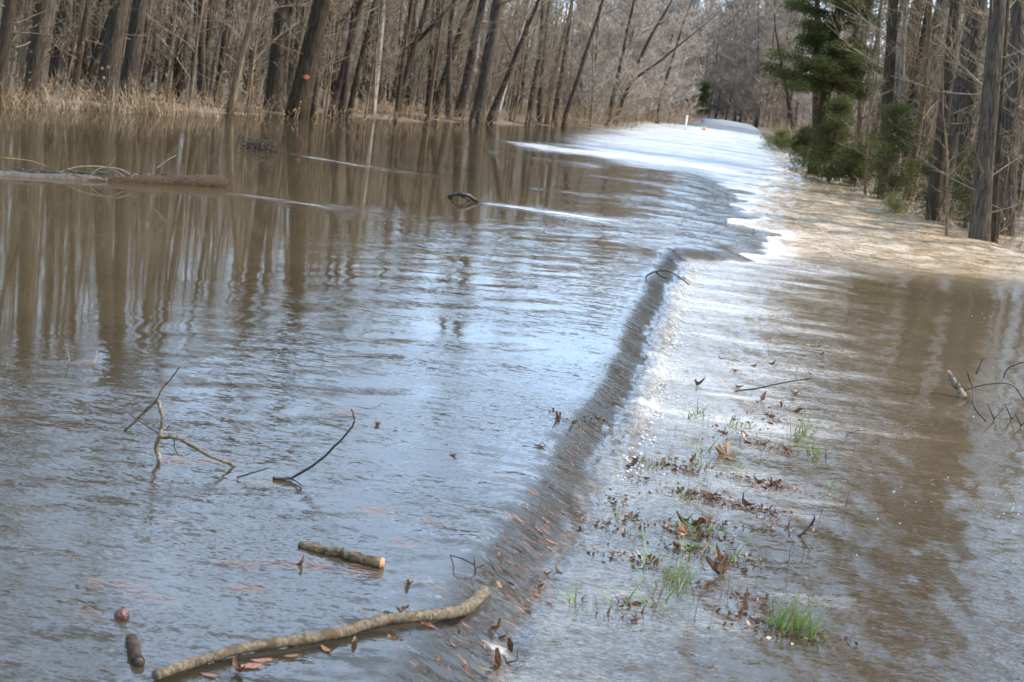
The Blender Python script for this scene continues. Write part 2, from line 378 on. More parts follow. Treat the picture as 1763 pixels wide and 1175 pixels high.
rows = np.concatenate([np.linspace(-30, 2.2, 26, endpoint=False), np.geomspace(2.2, 112.0, 860)])
t = np.linspace(-1, 1, 680)
colsn = 0.10 * t + 0.75 * np.abs(t) ** 4 * np.sign(t) + 0.18 * t ** 3    # across the current, finest at the road's edge
Yg = np.repeat(rows[:, None], len(t), 1)
kk = colsn[None, :] * np.maximum(np.abs(Yg), 4.0)
Ext = np.where(kk < 0, xlip(Yg) - (xleft(Yg) - 22), xright(Yg) + 8 - xlip(Yg))
Xg = xlip(Yg) + Ext * np.tanh(kk / Ext)
zz, rip, foam, aer, clear, nn = water_fields(Xg, Yg)

m, nt, out = new_mat('flood_water')
geo = N(nt, 'ShaderNodeNewGeometry').outputs['Position']
A = {k: N(nt, 'ShaderNodeAttribute', attribute_name=k).outputs['Fac'] for k in ('ripple', 'foam', 'aer', 'clear')}
rot = math.radians(40)
pA = mapping_n(nt, geo, (6.0, 17.0, 1), (0, 0, rot))
pB = mapping_n(nt, geo, (24, 52.0, 1), (0, 0, rot * 0.6))
pC = mapping_n(nt, geo, (62, 118.0, 1), (0, 0, -0.3))
def slope_n(vec, det, amp):
    n = N(nt, 'ShaderNodeTexNoise'); S(nt, n, 'Vector', vec); n.inputs['Scale'].default_value = 1.0
    n.inputs['Detail'].default_value = det; n.inputs['Roughness'].default_value = 0.5; n.inputs['Distortion'].default_value = 0.35
    v = N(nt, 'ShaderNodeVectorMath', operation='SUBTRACT'); S(nt, v, 0, n.outputs['Color']); v.inputs[1].default_value = (0.5, 0.5, 0.5)
    w = N(nt, 'ShaderNodeVectorMath', operation='MULTIPLY'); S(nt, w, 0, v.outputs[0]); w.inputs[1].default_value = (amp * 0.6, amp, 0)
    return w.outputs[0]
def vadd(a, b):
    n = N(nt, 'ShaderNodeVectorMath', operation='ADD'); S(nt, n, 0, a); S(nt, n, 1, b); return n.outputs[0]
slopes = vadd(slope_n(pA, 1, 0.36), vadd(slope_n(pB, 1, 0.44), slope_n(pC, 1, 0.50)))
fo1 = noise_n(nt, mapping_n(nt, geo, (30, 64, 30), (0, 0, 0.15)), 1.0, 4, 0.7, 0.6)
fo2 = noise_n(nt, mapping_n(nt, geo, (1.5, 5.0, 2), (0, 0, 0.2)), 1.0, 6, 0.68, 0.8)
fo3 = noise_n(nt, mapping_n(nt, geo, (0.35, 0.55, 0.3), (0, 0, 0.25)), 1.0, 4, 0.6, 1.0)
fmix = math_n(nt, 'ADD', math_n(nt, 'MULTIPLY', fo1, 0.50), math_n(nt, 'ADD', math_n(nt, 'MULTIPLY', fo2, 0.27), math_n(nt, 'MULTIPLY', fo3, 0.23)))
thr = math_n(nt, 'SUBTRACT', 0.80, math_n(nt, 'MULTIPLY', A['foam'], 0.50))
ff = math_n(nt, 'MULTIPLY', math_n(nt, 'SUBTRACT', fmix, thr), 3.4, clamp=True)
ff = math_n(nt, 'MULTIPLY', ff, mrange(nt, A['foam'], 0.02, 0.15))
sc_ = N(nt, 'ShaderNodeVectorMath', operation='SCALE'); S(nt, sc_, 0, slopes); S(nt, sc_, 'Scale', math_n(nt, 'ADD', A['ripple'], math_n(nt, 'MULTIPLY', ff, 0.8)))
nrm = N(nt, 'ShaderNodeVectorMath', operation='NORMALIZE')
S(nt, nrm, 0, vadd(N(nt, 'ShaderNodeNewGeometry').outputs['Normal'], sc_.outputs[0]))
WN = nrm.outputs[0]
silt = noise_n(nt, mapping_n(nt, geo, (0.25, 0.7, 0.3)), 1.0, 3)
murk = mix_c(nt, silt, (0.046, 0.033, 0.017, 1), (0.080, 0.058, 0.031, 1))
tan = mix_c(nt, mrange(nt, fo2, 0.36, 0.64), (0.28, 0.19, 0.105, 1), (0.48, 0.36, 0.238, 1))
base = mix_c(nt, A['aer'], murk, tan)
base = mix_c(nt, ff, base, (0.47, 0.445, 0.405, 1))
dif = N(nt, 'ShaderNodeBsdfDiffuse'); S(nt, dif, 'Color', base); nt.links.new(WN, dif.inputs['Normal'])
tr = N(nt, 'ShaderNodeBsdfTransparent'); tr.inputs['Color'].default_value = (0.86, 0.80, 0.70, 1)
mx = N(nt, 'ShaderNodeMixShader')
S(nt, mx, 0, math_n(nt, 'MULTIPLY', A['clear'], math_n(nt, 'SUBTRACT', 1.0, ff)))
nt.links.new(dif.outputs[0], mx.inputs[1]); nt.links.new(tr.outputs[0], mx.inputs[2])
gl = N(nt, 'ShaderNodeBsdfGlossy'); gl.inputs['Roughness'].default_value = 0.04
S(nt, gl, 'Roughness', math_n(nt, 'ADD', 0.03, math_n(nt, 'MULTIPLY', ff, 0.5)))
nt.links.new(WN, gl.inputs['Normal'])
fr = N(nt, 'ShaderNodeFresnel'); fr.inputs['IOR'].default_value = 1.333; nt.links.new(WN, fr.inputs['Normal'])
mx2 = N(nt, 'ShaderNodeMixShader')
S(nt, mx2, 0, math_n(nt, 'MULTIPLY', fr.outputs[0], math_n(nt, 'SUBTRACT', 1.0, math_n(nt, 'MULTIPLY', ff, 0.75))))
nt.links.new(mx.outputs[0], mx2.inputs[1]); nt.links.new(gl.outputs[0], mx2.inputs[2]); nt.links.new(mx2.outputs[0], out.inputs[0])
M['water'] = m
# sink the far edges of the sheet where the road and the banks rise out of it
wme = grid_mesh('water', Xg, Yg, zz, [M['water']])
for k, a in (('ripple', rip), ('foam', foam), ('aer', aer), ('clear', clear)):
    at_ = wme.attributes.new(k, 'FLOAT', 'POINT'); at_.data.foreach_set('value', a.reshape(-1).astype(np.float32))
tag(link('water', wme), 'brown flood water spilling from the still pond over the drowned road', None, None, 'structure')

# ------------------------------------------------------------------ ground, road
def ground_z(X, Y):
    dl = (xleft(Y) - X) * 0.75; dr = (X - xright(Y)) * 0.9
    nz = fbm(X * 0.35, Y * 0.35, 61, 4)
    z = -0.55 + 0 * X
    zl = -0.02 + 0.012 * np.clip(dl, 0, 200) + 0.12 * nz + 0.09 * np.clip(dl - 17, 0, 70)
    zr = -0.16 + 0.05 * np.clip(dr, 0, 12) + 0.10 * nz + 0.10 * np.clip(dr - 12, 0, 70)
    z = z + (zl - z) * sstep(-1.5, 0.6, dl)
    z = z + (zr - z) * sstep(-1.4, 0.5, dr)
    n = X - xlip(Y)
    sh = -0.155 - 0.02 * np.clip(n, 0, 9) + 0.035 * fbm(X * 2.2, Y * 1.4, 67, 4) - 0.35 * sstep(1.6, 3.2, n)
    z = np.maximum(z, np.where((n > -0.5) & (Y < 24), sh, -9))
    emb = sstep(90, 108, Y) * 0.27
    rd = np.abs(X - (xlip(Y) - 1.8)) + 1.0
    z = np.maximum(z, np.where(Y > 80, emb - 0.12 - 0.10 * np.clip(rd - 3.2, 0, 6), -9))
    inroad = (n > -6.4 * (1 - 0.45 * sstep(86, 104, Y))) & (n < 0.05)
    emb = emb - sstep(113, 150, Y) * 1.8
    return np.where(inroad & (z > -0.15 + emb), np.minimum(z, -0.2 + emb), z)
def gz(x, y): return float(ground_z(np.array([x], float), np.array([y], float))[0])

m, nt, out = new_mat('forest_floor')
geo = N(nt, 'ShaderNodeNewGeometry').outputs['Position']
v1 = N(nt, 'ShaderNodeTexVoronoi'); v1.inputs['Scale'].default_value = 26; S(nt, v1, 'Vector', geo)
f1 = noise_n(nt, geo, 0.9, 5)
c = mix_c(nt, f1, (0.085, 0.055, 0.033, 1), (0.19, 0.13, 0.082, 1))
hsv = N(nt, 'ShaderNodeHueSaturation'); S(nt, hsv, 'Color', c); S(nt, hsv, 'Value', mrange(nt, noise_n(nt, v1.outputs['Color'], 3.0, 1), 0.3, 0.7, 0.6, 1.4))
b = N(nt, 'ShaderNodeBsdfPrincipled'); S(nt, b, 'Base Color', hsv.outputs[0]); S(nt, b, 'Roughness', 0.85)
bp = N(nt, 'ShaderNodeBump'); S(nt, bp, 'Height', v1.outputs['Distance']); bp.inputs['Distance'].default_value = 0.04; nt.links.new(bp.outputs[0], b.inputs['Normal'])
nt.links.new(b.outputs[0], out.inputs[0]); M['floor'] = m

gy = np.concatenate([np.linspace(-300, -30, 10, endpoint=False), np.linspace(-30, 2, 30, endpoint=False), np.geomspace(2, 200, 300, endpoint=False), np.geomspace(200, 1500, 14)])
tt = np.linspace(-1, 1, 340)
gxo = 14 * tt + 60 * tt ** 3 + 1200 * np.abs(tt) ** 11 * np.sign(tt)
YY = np.repeat(gy[:, None], len(tt), 1); XX = xlip(YY) + gxo[None, :] * np.clip(np.abs(YY) / 18, 0.55, 4)
tag(link('ground', grid_mesh('ground', XX, YY, ground_z(XX, YY), [M['floor']])), 'leaf-littered ground of the flooded woods and road shoulder', None, None, 'structure')

m, nt, out = new_mat('asphalt')
geo = N(nt, 'ShaderNodeNewGeometry').outputs['Position']
f1 = noise_n(nt, geo, 55, 4, 0.7); f2 = noise_n(nt, geo, 1.2, 4)
sepY = N(nt, 'ShaderNodeSeparateXYZ'); S(nt, sepY, 0, geo)
wetc = mix_c(nt, f1, (0.007, 0.007, 0.0075, 1), (0.055, 0.055, 0.056, 1)); wetc = mix_c(nt, math_n(nt, 'MULTIPLY', f2, 0.4), wetc, (0.045, 0.044, 0.042, 1))
c = mix_c(nt, mrange(nt, sepY.outputs[1], 92, 106), wetc, mix_c(nt, f1, (0.14, 0.135, 0.13, 1), (0.27, 0.26, 0.25, 1)))
b = N(nt, 'ShaderNodeBsdfPrincipled'); S(nt, b, 'Base Color', c); S(nt, b, 'Roughness', mrange(nt, f2, 0.3, 0.7, 0.45, 0.8))
bp = N(nt, 'ShaderNodeBump'); S(nt, bp, 'Height', f1); bp.inputs['Distance'].default_value = 0.006; nt.links.new(bp.outputs[0], b.inputs['Normal'])
nt.links.new(b.outputs[0], out.inputs[0]); M['asphalt'] = m
ry = np.concatenate([np.linspace(-20, 2, 12, endpoint=False), np.geomspace(2, 195, 260)])
prof = np.array([[-6.1, -0.30], [-6.0, -0.05], [-3.0, 0.03], [-0.34, -0.062], [-0.22, -0.085], [-0.11, -0.140], [0.0, -0.20], [0.03, -0.30]])
YR = np.repeat(ry[:, None], len(prof), 1); XR = xlip(YR) + prof[None, :, 0] * (1 - 0.45 * sstep(86, 104, YR))
lift = sstep(90, 108, YR) * 0.26 + sstep(106, 126, YR) * 0.05 - sstep(114, 150, YR) * 1.8
dip = -0.10 + 0.0 * YR
ZR = prof[None, :, 1] + lift - 0.06 * (1 - sstep(90, 98, YR)) * (prof[None, :, 0] < -0.5) - 0.30 * sstep(17, 21, YR) * (1 - sstep(84, 98, YR))
ZR[:, 3:7] += (0.008 * perlin(XR * 6, YR * 5, 71) + 0.008 * perlin(XR * 13, YR * 11, 72))[:, 3:7]
tag(link('road', grid_mesh('road', XR, YR, ZR, [M['asphalt']])), 'grey asphalt road surfacing out of the flood in the distance', None, None, 'structure')

# ------------------------------------------------------------------ trees
def rdir(r, up=0.3):
    a = r.uniform(0, 2 * math.pi)
    return Vector((math.cos(a), math.sin(a), up)).normalized()
def bend(p0, d, L, segs, r, wig=0.15, grav=0.05):
    pts = [Vector(p0)]; d = Vector(d).normalized()
    for i in range(segs):
        d = (d + Vector((r.gauss(0, wig), r.gauss(0, wig), r.gauss(0, wig * 0.6) + grav))).normalized()
        pts.append(pts[-1] + d * (L / segs))
    return pts
def lerp_pts(pts, f):
    k = f * (len(pts) - 1); i = min(int(k), len(pts) - 2)
    return pts[i].lerp(pts[i + 1], k - i), (pts[i + 1] - pts[i]).normalized()

def bare_tree(seed, h, r0, first, nlimb, nsub, ntwig, crook=0.03, flare=1.35, fork=False, low=0, twig_r=0.006, sides=10):
    """returns (trunk MB, branches MB): tapered crooked trunk with limbs, branches and twigs"""
    r = random.Random(seed)
    T, B = MB(), MB()
    segs = max(8, int(h / 0.8))
    pts = [Vector((0, 0, -0.5))]; d = Vector((0, 0, 1)); p = Vector((0, 0, -0.5)); H = h + 0.5
    for i in range(segs):
        d = (d + Vector((r.gauss(0, crook), r.gauss(0, crook), 0.12))).normalized()
        p = p + d * (H / segs); pts.append(p.copy())
    rad = []
    for i, q in enumerate(pts):
        f = i / segs
        rad.append(r0 * ((1 - f) ** 0.8 * 0.93 + 0.05) * (1 + (flare - 1) * math.exp(-max(q.z, 0) * 3.5)))
    T.tube(pts, rad, sides, wob=0.05, rnd=r)
    def spray(P, D, L, rr, ns, nt_):
        sub = bend(P, D, L, 5, r, 0.16, 0.06)
        B.tube(sub, [rr * (1 - 0.85 * i / 5) for i in range(6)], 4, cap=False)
        for _ in range(ns):
            f = r.uniform(0.2, 1); q, dd = lerp_pts(sub, f)
            d2 = (dd * 0.8 + rdir(r, 0.3) * 0.8).normalized(); L2 = L * r.uniform(0.25, 0.5) * (1.15 - 0.4 * f)
            s2 = bend(q, d2, L2, 3, r, 0.2, 0.05)
            r2 = max(rr * 0.32, twig_r)
            B.tube(s2, [r2, r2 * 0.75, r2 * 0.55, r2 * 0.3], 3, cap=False)
            for _ in range(nt_):
                q2, d3 = lerp_pts(s2, r.uniform(0.15, 1))
                d4 = (d3 * 0.7 + rdir(r, 0.25) * 0.9).normalized(); L3 = L2 * r.uniform(0.25, 0.6)
                e = q2 + d4 * L3 * 0.5; e2 = e + (d4 + rdir(r, 0.2) * 0.4).normalized() * L3 * 0.5
                B.tube([q2, e, e2], [twig_r * 0.8, twig_r * 0.6, twig_r * 0.3], 3, cap=False)
    if fork:
        q, dd = lerp_pts(pts, 0.28)
        fk = bend(q, (0.45, 0.1, 1), h * 0.6, 7, r, 0.05, 0.06)
        T.tube(fk, [r0 * 0.62 * (1 - 0.85 * i / 7) for i in range(8)], 8)
    for i in range(nlimb):
        f = first + (0.97 - first) * (i + r.random()) / nlimb
        q, dd = lerp_pts(pts, f)
        L = h * r.uniform(0.13, 0.26) * (1.25 - 0.75 * f)
        spray(q, rdir(r, r.uniform(0.25, 1.0)), L, max(0.012, r0 * 0.28 * (1.1 - f)), nsub, ntwig)
    for i in range(low):
        q, dd = lerp_pts(pts, (0.5 + r.uniform(0.35, 4.0)) / H)
        spray(q, rdir(r, r.uniform(-0.1, 0.6)), r.uniform(0.5, 1.6), max(0.005, r0 * 0.06), 3, 2)
    return T, B

KINDS = {}
def kind(key, bark, specs, twig='twig'):
    KINDS[key] = []
    for sp in specs:
        T, B = bare_tree(**sp)
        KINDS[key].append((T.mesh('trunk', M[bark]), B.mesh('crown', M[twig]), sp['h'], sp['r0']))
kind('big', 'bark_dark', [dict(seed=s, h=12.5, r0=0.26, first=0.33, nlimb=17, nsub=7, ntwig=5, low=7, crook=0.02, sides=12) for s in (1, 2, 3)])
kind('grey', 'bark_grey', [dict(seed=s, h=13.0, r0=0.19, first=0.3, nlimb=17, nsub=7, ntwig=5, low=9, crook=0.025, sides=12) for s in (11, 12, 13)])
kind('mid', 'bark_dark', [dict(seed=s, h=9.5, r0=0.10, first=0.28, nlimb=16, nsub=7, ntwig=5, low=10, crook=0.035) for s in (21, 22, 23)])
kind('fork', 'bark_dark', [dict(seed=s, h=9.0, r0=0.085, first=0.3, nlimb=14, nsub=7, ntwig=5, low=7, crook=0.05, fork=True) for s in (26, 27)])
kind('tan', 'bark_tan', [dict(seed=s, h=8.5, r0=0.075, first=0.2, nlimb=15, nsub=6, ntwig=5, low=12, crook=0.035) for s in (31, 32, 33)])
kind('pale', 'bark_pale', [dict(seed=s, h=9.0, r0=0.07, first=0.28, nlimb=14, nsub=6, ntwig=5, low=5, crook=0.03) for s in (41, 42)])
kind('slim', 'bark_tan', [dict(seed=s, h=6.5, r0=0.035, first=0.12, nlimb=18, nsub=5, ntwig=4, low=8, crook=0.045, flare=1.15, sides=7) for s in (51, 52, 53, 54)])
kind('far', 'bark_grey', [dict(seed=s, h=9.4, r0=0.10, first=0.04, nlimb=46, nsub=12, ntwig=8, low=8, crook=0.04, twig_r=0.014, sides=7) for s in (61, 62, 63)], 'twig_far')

FILLERS = []
def plant_tree(name, key, base, lean=(0, 0), radius=None, height=None, variant=None, spin=None, label=None, group=None):
    """lean: metres of sideways drift per metre of height (x, y)"""
    tm, cm, h, r0 = KINDS[key][variant if variant is not None else rng.randrange(len(KINDS[key]))]
    o = empty(name, base)
    sr = (radius / r0) if radius else rng.uniform(0.8, 1.2)
    sz = (height / h) if height else rng.uniform(0.85, 1.15)
    ax = Vector((lean[0], lean[1], 1)).normalized()
    q = Vector((0, 0, 1)).rotation_difference(ax)
    q2 = Quaternion((0, 0, 1), spin if spin is not None else rng.uniform(0, 6.28))
    o.rotation_mode = 'QUATERNION'; o.rotation_quaternion = q @ q2
    o.scale = (1, 1, 1)
    a = link('trunk', tm, o); a.scale = (sr, sr, sz)
    b = link('crown', cm, o); b.scale = ((sr + sz) / 2 if sr < sz else sz, (sr + sz) / 2 if sr < sz else sz, sz)
    tag(o, label, 'tree', group)
    if group: FILLERS.append(o)
    return o
def px_tree(name, key, bx, by, tx, ty, wpx, label, z=-0.02, height=None, **kw):
    """a tree whose foot and a higher point of its trunk are read off the photograph"""
    b = at(bx, by, z); t_ = at_depth(tx, ty, b.y)
    dz = t_.z - b.z
    lean = ((t_.x - b.x) / dz, kw.pop('ly', rng.uniform(-0.02, 0.02)))
    r = wpx * (b - Vector((0, 0, CAM_H))).length / FPX / 2 / 1.02
    if height is None: height = KINDS[key][0][2] * rng.uniform(.9, 1.1) * (0.78 if (b.y > 50 and b.x < 5) else 1.0)
    return plant_tree(name, key, b, lean, r, height, label=label, **kw)

PLACED = []
def L(*a, **k):
    o = px_tree(*a, **k); PLACED.append((o.location.x, o.location.y)); return o
# --- left bank, one by one
L('hardwood_tree', 'big', -8, 186, 20, 0, 24, 'dark leaning trunk cut by the frame edge at the left bank')
L('hardwood_tree', 'big', 50, 181, 74, 0, 23, 'dark trunk with a tan sunlit side, second from the left frame edge')
L('hardwood_tree', 'big', 180, 180, 212, 0, 38, 'stout dark leaning trunk behind dry grass, left one of a close pair')
L('hardwood_tree', 'grey', 216, 181, 243, 0, 31, 'stout grey-brown furrowed trunk, right one of the close leaning pair')
L('hardwood_tree', 'mid', 249, 170, 268, 0, 21, 'dark trunk just behind the close leaning pair at the left bank')
L('hardwood_tree', 'mid', 302, 178, 316, 0, 11, 'thin dark trunk right of the close leaning pair')
L('hardwood_tree', 'mid', 345, 188, 362, 0, 14, 'upright dark trunk with pale side midway between leaning pair and marked tree')
L('hardwood_tree', 'tan', 394, 197, 425, 0, 14, 'slender golden tan trunk standing in water before the woods', height=8.5)
L('hardwood_tree', 'big', 469, 196, 482, 0, 31, 'thick dark brown trunk beside the orange-marked tree')
MARK = L('hardwood_tree', 'big', 509, 203, 541, 0, 40, 'thick dark leaning trunk with an orange paint mark, standing in water', variant=1, spin=0.4)
L('hardwood_tree', 'mid', 568, 202, 607, 0, 15, 'dark leaning trunk first right of the orange-marked tree')
L('hardwood_tree', 'mid', 586, 204, 628, 20, 13, 'leaning trunk in the middle of a trio right of the orange-marked tree')
L('hardwood_tree', 'mid', 598, 203, 634, 20, 11, 'thinner rear trunk of the leaning trio right of the orange-marked tree')
L('hardwood_tree', 'pale', 640, 203, 668, 0, 14, 'pale mottled trunk with white upper bark on the left bank', height=10)
L('hardwood_tree', 'fork', 683, 206, 706, 90, 13, 'forked dark tree splitting into two stems, right of the pale trunk', variant=0, spin=0.2)
L('hardwood_tree', 'mid', 733, 200, 737, 30, 10, 'crooked thin dark trunk right of the forked tree')
L('hardwood_tree', 'mid', 744, 206, 785, 0, 18, 'strong dark leaning trunk with light flecks mid left bank')
L('hardwood_tree', 'mid', 775, 210, 798, 10, 14, 'brown trunk with a limb reaching out to the right above the water', variant=2)
L('hardwood_tree', 'tan', 822, 196, 845, 30, 9, 'thin straight trunk set back behind the limb-bearing brown trunk')
L('hardwood_tree', 'mid', 841, 213, 892, 20, 12, 'dark half of a crossing dark-and-white pair of trunks')
L('hardwood_tree', 'pale', 852, 213, 905, 20, 8, 'whitish half of a crossing dark-and-white pair of trunks', height=9)
L('hardwood_tree', 'mid', 911, 214, 931, 20, 14, 'dark trunk first of a row of three near the far left bank')
L('hardwood_tree', 'mid', 927, 215, 950, 10, 11, 'dark trunk in the middle of three near the far left bank')
L('hardwood_tree', 'tan', 940, 214, 976, 0, 9, 'last slender trunk of three near the far left bank')
L('hardwood_tree', 'mid', 969, 218, 1011, 0, 10, 'thin leaning dark trunk standing apart at the far left bank')
L('hardwood_tree', 'fork', 1060, 215, 1082, 150, 9, 'crooked tree bowing out over the road where white water begins', ly=0.0, height=8, variant=1, spin=0.0)
# --- right bank, one by one
L('hardwood_tree', 'grey', 1686, 430, 1727, 0, 37, 'big grey double-ridged trunk standing in brown rapids on the right bank', z=-0.18)
L('hardwood_tree', 'mid', 1706, 428, 1740, 150, 13, 'tan stem pressed against the big grey trunk in the rapids', z=-0.18)
L('hardwood_tree', 'grey', 1730, 421, 1760, 0, 33, 'dark trunk just behind the big grey trunk at the right frame edge', z=-0.18)
L('hardwood_tree', 'big', 1602, 392, 1636, 0, 25, 'dark rugged trunk with pale lichen flecks rising from the rapids', z=-0.18)
L('hardwood_tree', 'grey', 1648, 372, 1680, 0, 24, 'pale grey lichened trunk between the flecked trunk and the big grey one', z=-0.15)
L('hardwood_tree', 'big', 1523, 345, 1537, 0, 24, 'dark trunk with a broken knot above the dark green cedars', z=-0.17)
L('hardwood_tree', 'pale', 1540, 342, 1562, 0, 14, 'light lichen-spotted trunk beside the knotted dark trunk', z=-0.15)
L('hardwood_tree', 'tan', 1568, 345, 1612, 150, 9, 'thin orange-tan leaning trunk between cedars and flecked trunk', z=-0.15, height=7)
L('sapling', 'slim', 1628, 420, 1643, 255, 6, 'thin bare sapling standing in the rapids before the flecked trunk', z=-0.18, height=3.4)
L('sapling', 'slim', 1715, 430, 1738, 250, 6, 'thin pale sapling in front of the dark trunk at the right edge', z=-0.18, height=4.5)
L('sapling', 'slim', 1490, 343, 1500, 205, 6, 'bare sapling in front of the dark green cedars', z=-0.17, height=4)
L('hardwood_tree', 'mid', 1405, 300, 1412, 100, 17, 'dark trunk behind the low cedar bush under the pine crown', z=-0.12)
L('hardwood_tree', 'tan', 1477, 310, 1487, 80, 11, 'slender trunk between the two dark cedars on the right bank', z=-0.12)
L('hardwood_tree', 'mid', 1368, 235, 1338, 100, 10, 'dark crooked tree leaning left over the far road edge', z=-0.05, height=8)
# orange paint mark on its trunk
mb = MB(); r = random.Random(3)
tm, cm, h_, r0_ = KINDS['big'][1]
mk_h = at_depth(525, 131, MARK.location.y).z - MARK.location.z
vs_ = np.array([v.co[:] for v in tm.vertices]); sz_ = [c for c in MARK.children if c.name.startswith('trunk')][0].scale; vsw = vs_ * np.array(sz_)
def trunk_at(z):
    rings = vsw[:len(vsw) // 12 * 12].reshape(-1, 12, 3); zs = rings[:, :, 2].mean(1); i = int(np.clip(np.searchsorted(zs, z) - 1, 0, len(zs) - 2))
    f = (z - zs[i]) / (zs[i + 1] - zs[i]); rg = rings[i] * (1 - f) + rings[i + 1] * f
    return rg.mean(0), float(np.linalg.norm(rg - rg.mean(0), axis=1).max())
qi = MARK.rotation_quaternion.inverted()
to_cam = qi @ Vector((0.25, -1, 0)); ang0 = math.atan2(to_cam.y, to_cam.x)
for j in range(7):
    z0, z1 = mk_h - 0.06 + 0.017 * j, mk_h - 0.06 + 0.017 * (j + 1)
    sp = (.08, .2, .3, .24, .32, .18, .07)[j]
    for i in range(8):
        q = []
        for zz_, aa in ((z0, -sp + 2 * sp * i / 8), (z0, -sp + 2 * sp * (i + 1) / 8), (z1, -sp + 2 * sp * (i + 1) / 8), (z1, -sp + 2 * sp * i / 8)):
            c_, rr_ = trunk_at(zz_)
            q.append((c_[0] + math.cos(ang0 + aa) * (rr_ + 0.004), c_[1] + math.sin(ang0 + aa) * (rr_ + 0.004), zz_))
        mb.face(q)
pm = mb.build('paint_mark', M['mark_orange'], MARK); pm['label'] = 'orange paint mark on the bark'

# --- filling the woods with further individuals
def free(x, y, dmin):
    for (a, b) in PLACED:
        if (a - x) ** 2 + (b - y) ** 2 < dmin * dmin: return False
    return True
def fill(count, yr, side, depth, keys, label, group, name='hardwood_tree', dmin=0.7, hmul=(0.85, 1.15), pw=1.4):
    k = tries = 0
    while k < count and tries < count * 60:
        tries += 1
        y = rng.uniform(*yr); dd = depth[0] + (depth[1] - depth[0]) * rng.random() ** pw
        x = xleft(y) - dd if side < 0 else xright(y) + dd
        if abs(x) > 0.34 * y + 2.5 or y < 6: continue
        if not free(x, y, dmin): continue
        key = rng.choice(keys); h = KINDS[key][0][2]
        plant_tree(name, key, (x, y, gz(x, y) - 0.02), (rng.gauss(0.035, 0.05), rng.gauss(0, 0.04)), KINDS[key][0][3] * rng.uniform(0.6, 1.25),
                   h * rng.uniform(*hmul) * (1 - 0.2 * float(sstep(46, 58, y)) * (side < 0)), label=label, group=group)
        PLACED.append((x, y)); k += 1
fill(46, (22, 66), -1, (0.5, 12), ['mid', 'tan', 'mid', 'fork', 'mid', 'grey'], 'bare brown trunk in the crowd of the left-bank woods behind the waterline trees', 'crowded trees of the left-bank woods')
fill(95, (22, 75), -1, (0.9, 9), ['slim'], 'thin tan bare sapling crowding between the larger left-bank trunks', 'saplings of the left-bank woods', 'sapling', 0.35)
fill(46, (24, 72), 1, (0.8, 11), ['mid', 'grey', 'tan', 'grey', 'big', 'mid'], 'bare trunk in the crowd of the right-bank woods behind the waterside trees', 'crowded trees of the right-bank woods')
fill(12, (19, 32), 1, (6, 10), ['grey', 'mid', 'big'], 'bare trunk in the crowd of the right-bank woods behind the waterside trees', 'crowded trees of the right-bank woods', hmul=(1.1, 1.35))
fill(30, (24, 72), 1, (0.2, 6), ['slim'], 'thin bare sapling crowding between the right-bank trunks', 'saplings of the right-bank woods', 'sapling', 0.35)
fill(44, (66, 150), -1, (0.6, 26), ['far', 'far', 'mid'], 'pale hazy bare tree along the far left roadside', 'bare trees far along the left of the road', dmin=1.3, hmul=(0.8, 1.1))
fill(48, (70, 160), 1, (0.6, 26), ['far', 'far', 'mid'], 'pale hazy bare tree along the far right roadside', 'bare trees far along the right of the road', dmin=1.3, hmul=(0.75, 1.05))

for i in range(58):
    Yk = rng.uniform(126, 175); pk = at_depth(rng.uniform(1110, 1360), 150, Yk)
    if pk.x < float(xright(Yk)) + .6 and pk.x > float(xleft(Yk)) - .6: continue
    plant_tree('hardwood_tree', 'far', (pk.x, Yk, gz(pk.x, Yk)), (rng.gauss(.03, .05), 0), .09, rng.uniform(9.5, 12.5), label='pale twiggy bare tree closing the view where the road bends away', group='bare trees closing the end of the road')
for i in range(30):
    Yk = rng.uniform(76, 128); pk = at_depth(rng.uniform(1010, 1205), 150, Yk)
    if pk.x > float(xleft(Yk)) - .8: pk.x = float(xleft(Yk)) - rng.uniform(.8, 3)
    plant_tree('hardwood_tree', 'far', (pk.x, Yk, gz(pk.x, Yk)), (rng.gauss(.06, .06), 0), .06, rng.uniform(7, 9), label='fine-twigged pale bare tree leaning over the far left road verge', group='fine-twigged trees over the far left verge')
# --- the mass of the woods behind: nobody could count it
def woods(name, label, pts, seed, hr, rr, tw, mats, tr_=0.011):
    r = random.Random(seed); mb = MB()
    for (x, y, z) in pts:
        h = r.uniform(*hr) * (1 - .25 * float(sstep(46, 62, y))); rad = r.uniform(*rr); lx = r.gauss(0.03, 0.06); ly = r.gauss(0, 0.04)
        n = 6; p = []
        for i in range(n + 1):
            f = i / n; p.append(Vector((x + lx * h * f + r.gauss(0, 0.05), y + ly * h * f + r.gauss(0, 0.05), z - 0.2 + h * f)))
        mb.cur = r.choice((0, 0, 1)); mb.tube(p, [rad * (1 - 0.8 * i / n) for i in range(n + 1)], 5, cap=False)
        mb.cur = 2
        for _ in range(tw):
            q, dd = lerp_pts(p, r.uniform(0.06, 1)); L_ = r.uniform(0.5, 1.7); d_ = rdir(r, r.uniform(0.0, 1.2))
            e = q + d_ * L_ * 0.5; e2 = e + (d_ + rdir(r, 0.3) * 0.5).normalized() * L_ * 0.5
            mb.tube([q, e, e2], [tr_, tr_ * .7, tr_ * .35], 3, cap=False)
            for _ in range(3):
                s, _d = lerp_pts([q, e, e2], r.random()); e3 = s + (d_ + rdir(r, 0.3) * 1.1).normalized() * L_ * r.uniform(0.25, 0.5)
                mb.tube([s, e3], [tr_ * .6, tr_ * .3], 3, cap=False)
    o = mb.build(name, mats); tag(o, label, 'woods', None, 'stuff'); return o
